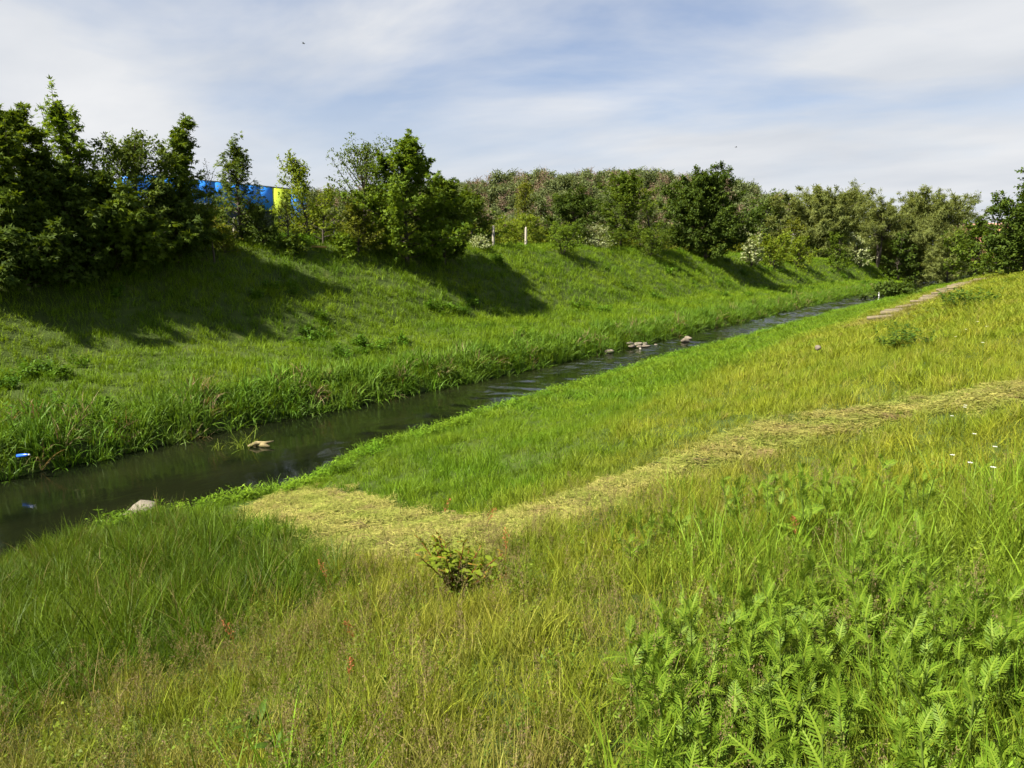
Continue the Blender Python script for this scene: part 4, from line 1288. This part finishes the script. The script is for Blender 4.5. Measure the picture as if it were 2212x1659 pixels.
while s_ < tot:
    rem = s_
    for (xa, ya), (xb, yb) in zip(STEPS[:-1], STEPS[1:]):
        ln = math.dist((xa, ya), (xb, yb))
        if rem <= ln:
            break
        rem -= ln
    f0 = rem / ln
    x, y = xa + (xb - xa) * f0 + r.normal(0, .08), ya + (yb - ya) * f0
    if r.uniform() > .22:
        o = obj('slab', slab_me[int(r.integers(0, 5))], steps)
        o.location = Vector((x, y, hz(x, y) + .09)) - steps.location
        o.rotation_euler = (r.normal(0, .05), r.normal(-.03, .04) - .10, r.normal(.06, .06))
    s_ += 1.0 + r.uniform(0, .6)
X, Y, r = scatter(45, -6.2, -.8, 28, 84, 22, lambda X, Y, r: dist_line(X, Y, STEPS)[0] < .72)
cover('step_grass', 'thin dry grass growing between the slab steps', 'grass', [tuft(460 + i, 10, .10, .10, .26, .012, .3, .4, 3) for i in range(5)], M['grass'], X, Y,
      tints(X, Y, (.15, .16, .02), (.20, .165, .05), (.10, .14, .012), 14, r), r.uniform(.7, 1.1, len(X)))

# ------------------------------------------------------------------ foreground plants
M['tansy'] = leaf_mat('tansy_leaves', (.062, .126, .008), (.142, .210, .019), .30, rough=.5)
M['stem'] = leaf_mat('green_stem', (.08, .12, .02), (.12, .16, .03), .1)
M['dock'] = leaf_mat('dock_leaves', (.038, .080, .010), (.075, .130, .014), .3)
M['sorrel'] = leaf_mat('sorrel_spike', (.20, .07, .025), (.36, .14, .06), .3)
M['petal'] = leaf_mat('white_petals', (.6, .6, .55), (.8, .8, .76), .3)


def frond(seed, ln, pairs=9):
    """feathery tansy leaf: arched midrib with toothed narrow leaflets in pairs, pointing along +X"""
    r = np.random.default_rng(seed)
    V, F, v, n = [], [], [], 0
    t = np.linspace(0, 1, pairs + 2)
    rib = np.stack([t * ln * .94, 0 * t, ln * (.22 * t - .34 * t ** 2)], -1)
    w = .006 * (1 - .7 * t) * ln / .15 + .0012
    for k in range(len(t) - 1):
        V += [rib[k] + [0, -w[k], 0], rib[k] + [0, w[k], 0], rib[k + 1] + [0, w[k + 1], 0], rib[k + 1] + [0, -w[k + 1], 0]]
        F.append((n, n + 1, n + 2, n + 3)); v.append(1.0); n += 4
    for k in range(1, pairs + 2):
        pl_ = ln * .27 * math.sin(math.pi * min(1, (.22 + .74 * t[k]))) ** .8 * r.uniform(.88, 1.1) + .004
        for s in (-1, 1):
            an = math.radians(62 - 30 * t[k]) + r.normal(0, .06)
            A = np.array([math.cos(an), s * math.sin(an), r.normal(.12, .08)])
            B = np.array([-s * math.sin(an), math.cos(an), 0]) * s
            p0 = rib[k]; wl = pl_ * .085
            lift = np.array([0, 0, .10 * pl_])
            V += [p0, p0 + A * pl_ * .35 + B * wl, p0 + A * pl_ * .38 - B * wl, p0]
            V += [p0 + A * pl_ * .35 + B * wl, p0 + A * pl_ * .75 + B * wl * .9 - lift * .3, p0 + A * pl_ * .78 - B * wl * .9 - lift * .3, p0 + A * pl_ * .38 - B * wl]
            V += [p0 + A * pl_ * .75 + B * wl * .9 - lift * .3, p0 + A * pl_ * 1.02 - lift, p0 + A * pl_ * 1.0 - lift, p0 + A * pl_ * .78 - B * wl * .9 - lift * .3]
            c = r.uniform(.1, .75)
            for q in range(3):
                F.append((n, n + 1, n + 2, n + 3)); v.append(c); n += 4
    return quads('leaf', np.array(V), np.array(F), M['tansy'], v)


fronds = [frond(800 + k, .115 + .012 * (k % 4), 9 + k % 3) for k in range(8)]


def tansy(x, y, h, nl, seed, label, group):
    r = random.Random(seed)
    o = empty('tansy_plant', (x, y, hz(x, y)), r.uniform(0, 6.28))
    tag(o, label, 'plant', group)
    lx, ly = r.gauss(0, .06) * h / .4, r.gauss(0, .06) * h / .4
    obj('stem', MB().tube([(0, 0, -.05), (lx * .3, ly * .3, h * .5), (lx, ly, h)], [.005, .004, .0025], 5, cap=False).mesh('stem', M['stem'], v=None), o)
    for k in range(nl):
        t = .28 + .72 * (k + 1) / nl
        f_ = obj('leaf', fronds[r.randrange(8)], o)
        f_.location = (lx * t * t, ly * t * t, h * t)
        el = -math.radians(22 + 52 * t ** 2 * r.uniform(.7, 1.2))
        f_.rotation_euler = (r.gauss(0, .4), el + math.radians(r.gauss(0, 18)), k * 2.4 + r.gauss(0, .35))
        s = r.uniform(.72, 1.15) * (1.05 - .3 * t ** 3)
        f_.scale = (s, s, s)
    return o


pr = random.Random(5)
TG = 'tansy plants in the front stand at lower right'
stand = [(-1.28, 2.75), (-1.2, 3.15), (-.75, 4.1), (-.35, 4.5), (-.05, 4.2), (.25, 3.4), (.3, 2.2), (-.8, 2.0)]
sx_, sy_ = np.array([p[0] for p in stand]), np.array([p[1] for p in stand])
placed = []
tries = 0
while len(placed) < 150 and tries < 6000:
    tries += 1
    x, y = pr.uniform(-1.35, .35), pr.uniform(1.9, 4.6)
    if inside(np.array([x]), np.array([y]), stand)[0] and all(math.hypot(x - a, y - b) > .066 for a, b in placed):
        placed.append((x, y))
for k, (x, y) in enumerate(placed):
    row = 'at the bottom edge' if y < 2.5 else 'in the front half' if y < 3.1 else 'in the back half' if y < 3.8 else 'at the upper rim'
    side = 'left side' if x < -.85 else 'middle' if x < -.3 else 'right side'
    tansy(x, y, pr.uniform(.22, .46), pr.randint(7, 10), 900 + k, 'tansy plant %s of the large lower right stand, %s' % (row, side), TG)
TG2 = 'tansy plants in the upper clump by the track'
for k in range(34):
    a, q = pr.uniform(0, 6.28), math.sqrt(pr.random())
    x, y = -1.1 + .75 * q * math.cos(a), 5.9 + .95 * q * math.sin(a)
    tansy(x, y, pr.uniform(.3, .5), pr.randint(6, 8), 1100 + k, 'tansy plant on the %s of the darker clump just below the mown track' % ('left side' if x < -1.35 else 'right side' if x > -.85 else 'near side' if y < 5.9 else 'far side'), TG2)
TG3 = 'tansy plants in the small left clump'
for k in range(12):
    a, q = pr.uniform(0, 6.28), math.sqrt(pr.random())
    x, y = -2.0 + .35 * q * math.cos(a), 4.8 + .4 * q * math.sin(a)
    tansy(x, y, pr.uniform(.22, .36), pr.randint(5, 7), 1200 + k, 'short tansy plant in the small clump left of the upper tansy clump', TG3)


def big_leaf(ln, wd, mat, seed, segs=4):
    r = np.random.default_rng(seed)
    t = np.linspace(0, 1, segs + 1)
    z = ln * (.25 * t - .38 * t ** 2)
    w = wd * .5 * np.sin(np.pi * np.clip(t * .93 + .05, 0, 1)) ** .8
    C = np.stack([t * ln, 0 * t, z], -1)
    Lf = np.stack([t * ln * .98, w, z + w * .35 + r.normal(0, .004, segs + 1)], -1); Rt = np.stack([t * ln * .98, -w, z + w * .35 + r.normal(0, .004, segs + 1)], -1)
    V = np.concatenate([Lf, C, Rt]); n = segs + 1
    F = [(k, k + 1, n + k + 1, n + k) for k in range(segs)] + [(n + k, n + k + 1, 2 * n + k + 1, 2 * n + k) for k in range(segs)]
    return quads('leaf', V, F, M[mat], r.uniform(.1, .9, len(F)), True)


# young shrub with reddish tips beside the mown patch
x, y = -3.35, 4.0
ys = empty('young_shrub', (x, y, hz(x, y)), .4)
tag(ys, 'small leafy bush with reddish tips beside the mown patch', 'shrub')
lv = [big_leaf(.105, .042, 'lime_leaf', 850 + k) for k in range(4)]
lr = [big_leaf(.06, .02, 'red_leaf', 860 + k) for k in range(3)]
pr2 = random.Random(9)
for k in range(26):
    a = pr2.uniform(0, 6.28); sp = pr2.uniform(.08, .44); h = pr2.uniform(.24, .50)
    p1 = np.array([math.cos(a) * sp * .4, math.sin(a) * sp * .4, h * .5]); p2 = np.array([math.cos(a) * sp, math.sin(a) * sp, h])
    obj('stem', MB().tube([(0, 0, -.05), p1, p2], [.006, .005, .003], 5, cap=False).mesh('stem', M['sorrel']), ys)
    for q in range(13):
        t = .25 + .75 * q / 12
        p = p1 * (t * 2) if t < .5 else p1 + (p2 - p1) * (t * 2 - 1)
        o = obj('leaf', lr[q % 3] if t > .9 else lv[q % 4], ys, p)
        o.rotation_euler = (pr2.gauss(0, .4), -math.radians(pr2.uniform(-20, 40) + 30 * t * t), q * 2.4 + pr2.gauss(0, .5))
        s = pr2.uniform(.8, 1.2); o.scale = (s, s, s)

# dock plants
dl = [big_leaf(.20, .065, 'dock', 870 + k, 5) for k in range(3)]
for lab, x, y, n_, s0 in [('dark broad leaved dock plant low in the front meadow', -3.0, 1.95, 9, .62), ('dark dock plant at the bottom edge left of the tansy', -2.55, 1.75, 7, .5)]:
    o = empty('dock_plant', (x, y, hz(x, y)), x * 3)
    tag(o, lab, 'plant', 'dark leafy weeds on the right bank')
    for k in range(n_):
        f_ = obj('leaf', dl[k % 3], o)
        a = k * 2.4; rr = (.02 if s0 < 2 else .10 + .05 * (k % 9)) * s0
        f_.location = (math.cos(a) * rr, math.sin(a) * rr, .14 if s0 < 2 else .25)
        f_.rotation_euler = (pr2.gauss(0, .2), -math.radians(pr2.uniform(10, 65)), a)
        s = pr2.uniform(.7, 1.2) * s0; f_.scale = (s, s, s)

for k, (lab, x, y, s) in enumerate([('dark leafy herb mound on the slope beyond the mown track', -1.75, 18.3, 1.0), ('dark herb mound high on the far right slope', -1.3, 31, 1.5),
                                    ('small dark herb mound left of the far herb mound', -2.6, 25, .8), ('dark leafy herb mound at the near side of the mown track', -2.95, 5.75, .32)]):
    V, F, v = herbs(890 + k, 40, .62, .3, .62, .11, 16, .36)
    o = obj('herb_mound', quads('herb_mound', V * [s, s * 1.6, s * .8], F, M['dock'], v), None, (x, y, hz(x, y)))
    tag(o, lab, 'plant', 'dark leafy weeds on the right bank')

# red sorrel spikes
spk = panicles(880, 1, .005, .42, .52, .011, .0075, 60, .003, .16)
for k, (px, x, y, lab) in enumerate([(0, -4.0, 2.55, 'leftmost red sorrel spike in the front meadow'), (0, -3.05, 2.75, 'red sorrel spike near the middle of the lower left meadow'),
                                (0, -2.75, 2.35, 'red sorrel spike right of the dock plants'), (0, -3.9, 5.0, 'tall tan flower spike at the lower edge of the mown patch'),
                                (0, -4.55, 5.15, 'tan flower spike standing before the mown patch left of its neighbour'), (0, -2.9, 4.05, 'reddish spike right of the small leafy bush'),
                                (0, -4.2, 3.5, 'pair of red stems left of the small leafy bush'), (0, -.95, 4.6, 'tan seed spike between the two tansy stands')]):
    me = quads('spike', *spk[:2], M['sorrel'], spk[2])
    o = obj('sorrel_spike', me, None, (x, y, hz(x, y)))
    o.rotation_euler = (.06 * math.sin(k), .06 * math.cos(k), k)
    tag(o, lab, 'flower spike', 'sorrel spikes')

# white flowers above the right meadow
fl = MB()
fl.tube([(0, 0, -.05), (.01, 0, .25), (.0, .01, .47)], [.002, .002, .0015], 4, cap=False)
stem_me = fl.mesh('stem', M['stem'])
fb = MB()
for k in range(9):
    a = k * .698
    A = np.array([math.cos(a), math.sin(a), .15]); B = np.array([-math.sin(a), math.cos(a), 0])
    fb.add([A * .004, A * .012 + B * .004, A * .021, A * .012 - B * .004], [(0, 1, 2, 3)])
head_me = fb.mesh('petals', M['petal'], v=np.full(9, .7))
r = np.random.default_rng(91)
for k in range(22):
    x, y = r.uniform(-.6, .55), r.uniform(4.6, 9.4)
    if k > 14: x, y = r.uniform(-1.6, .6), r.uniform(12.5, 16)
    o = empty('white_flower', (x, y, hz(x, y)), k)
    tag(o, ('tiny white flower beyond the mown track at the right' if k > 14 else 'tiny white flower on this side of the mown track near the right edge'), 'flower', 'white flowers in the right meadow')
    s = 1.0 + .35 * (k > 14); o.scale = (s, s, s)
    obj('stem', stem_me, o)
    obj('petals', head_me, o, (0, .01, .47))

# birds
for px, py, dd, lab in [(678, 94, 70, 'small bird gliding high above the left trees'), (1577, 318, 90, 'tiny dark bird low in the sky above the big dark tree')]:
    x, y = far(px, dd)
    o = empty('bird', (x, y, ztop(px, py, x, y)), .6)
    tag(o, lab, 'bird')
    obj('body', MB().tube([(-.14, 0, 0), (-.08, 0, .005), (.02, 0, .012), (.1, 0, .01), (.15, 0, 0)], [.006, .028, .04, .026, .004], 8).mesh('body', M['bird'], True), o)
    for s in (-1, 1):
        w = MB(); w.add([(.05, s * .02, .02), (-.05, s * .02, .02), (-.03, s * .22, .07), (.05, s * .2, .07)], [(0, 1, 2, 3)]); w.add([(.05, s * .2, .07), (-.03, s * .22, .07), (-.07, s * .42, .04), (-.06, s * .42, .04)], [(0, 1, 2, 3)])
        obj('wing', w.mesh('wing', M['bird']), o)
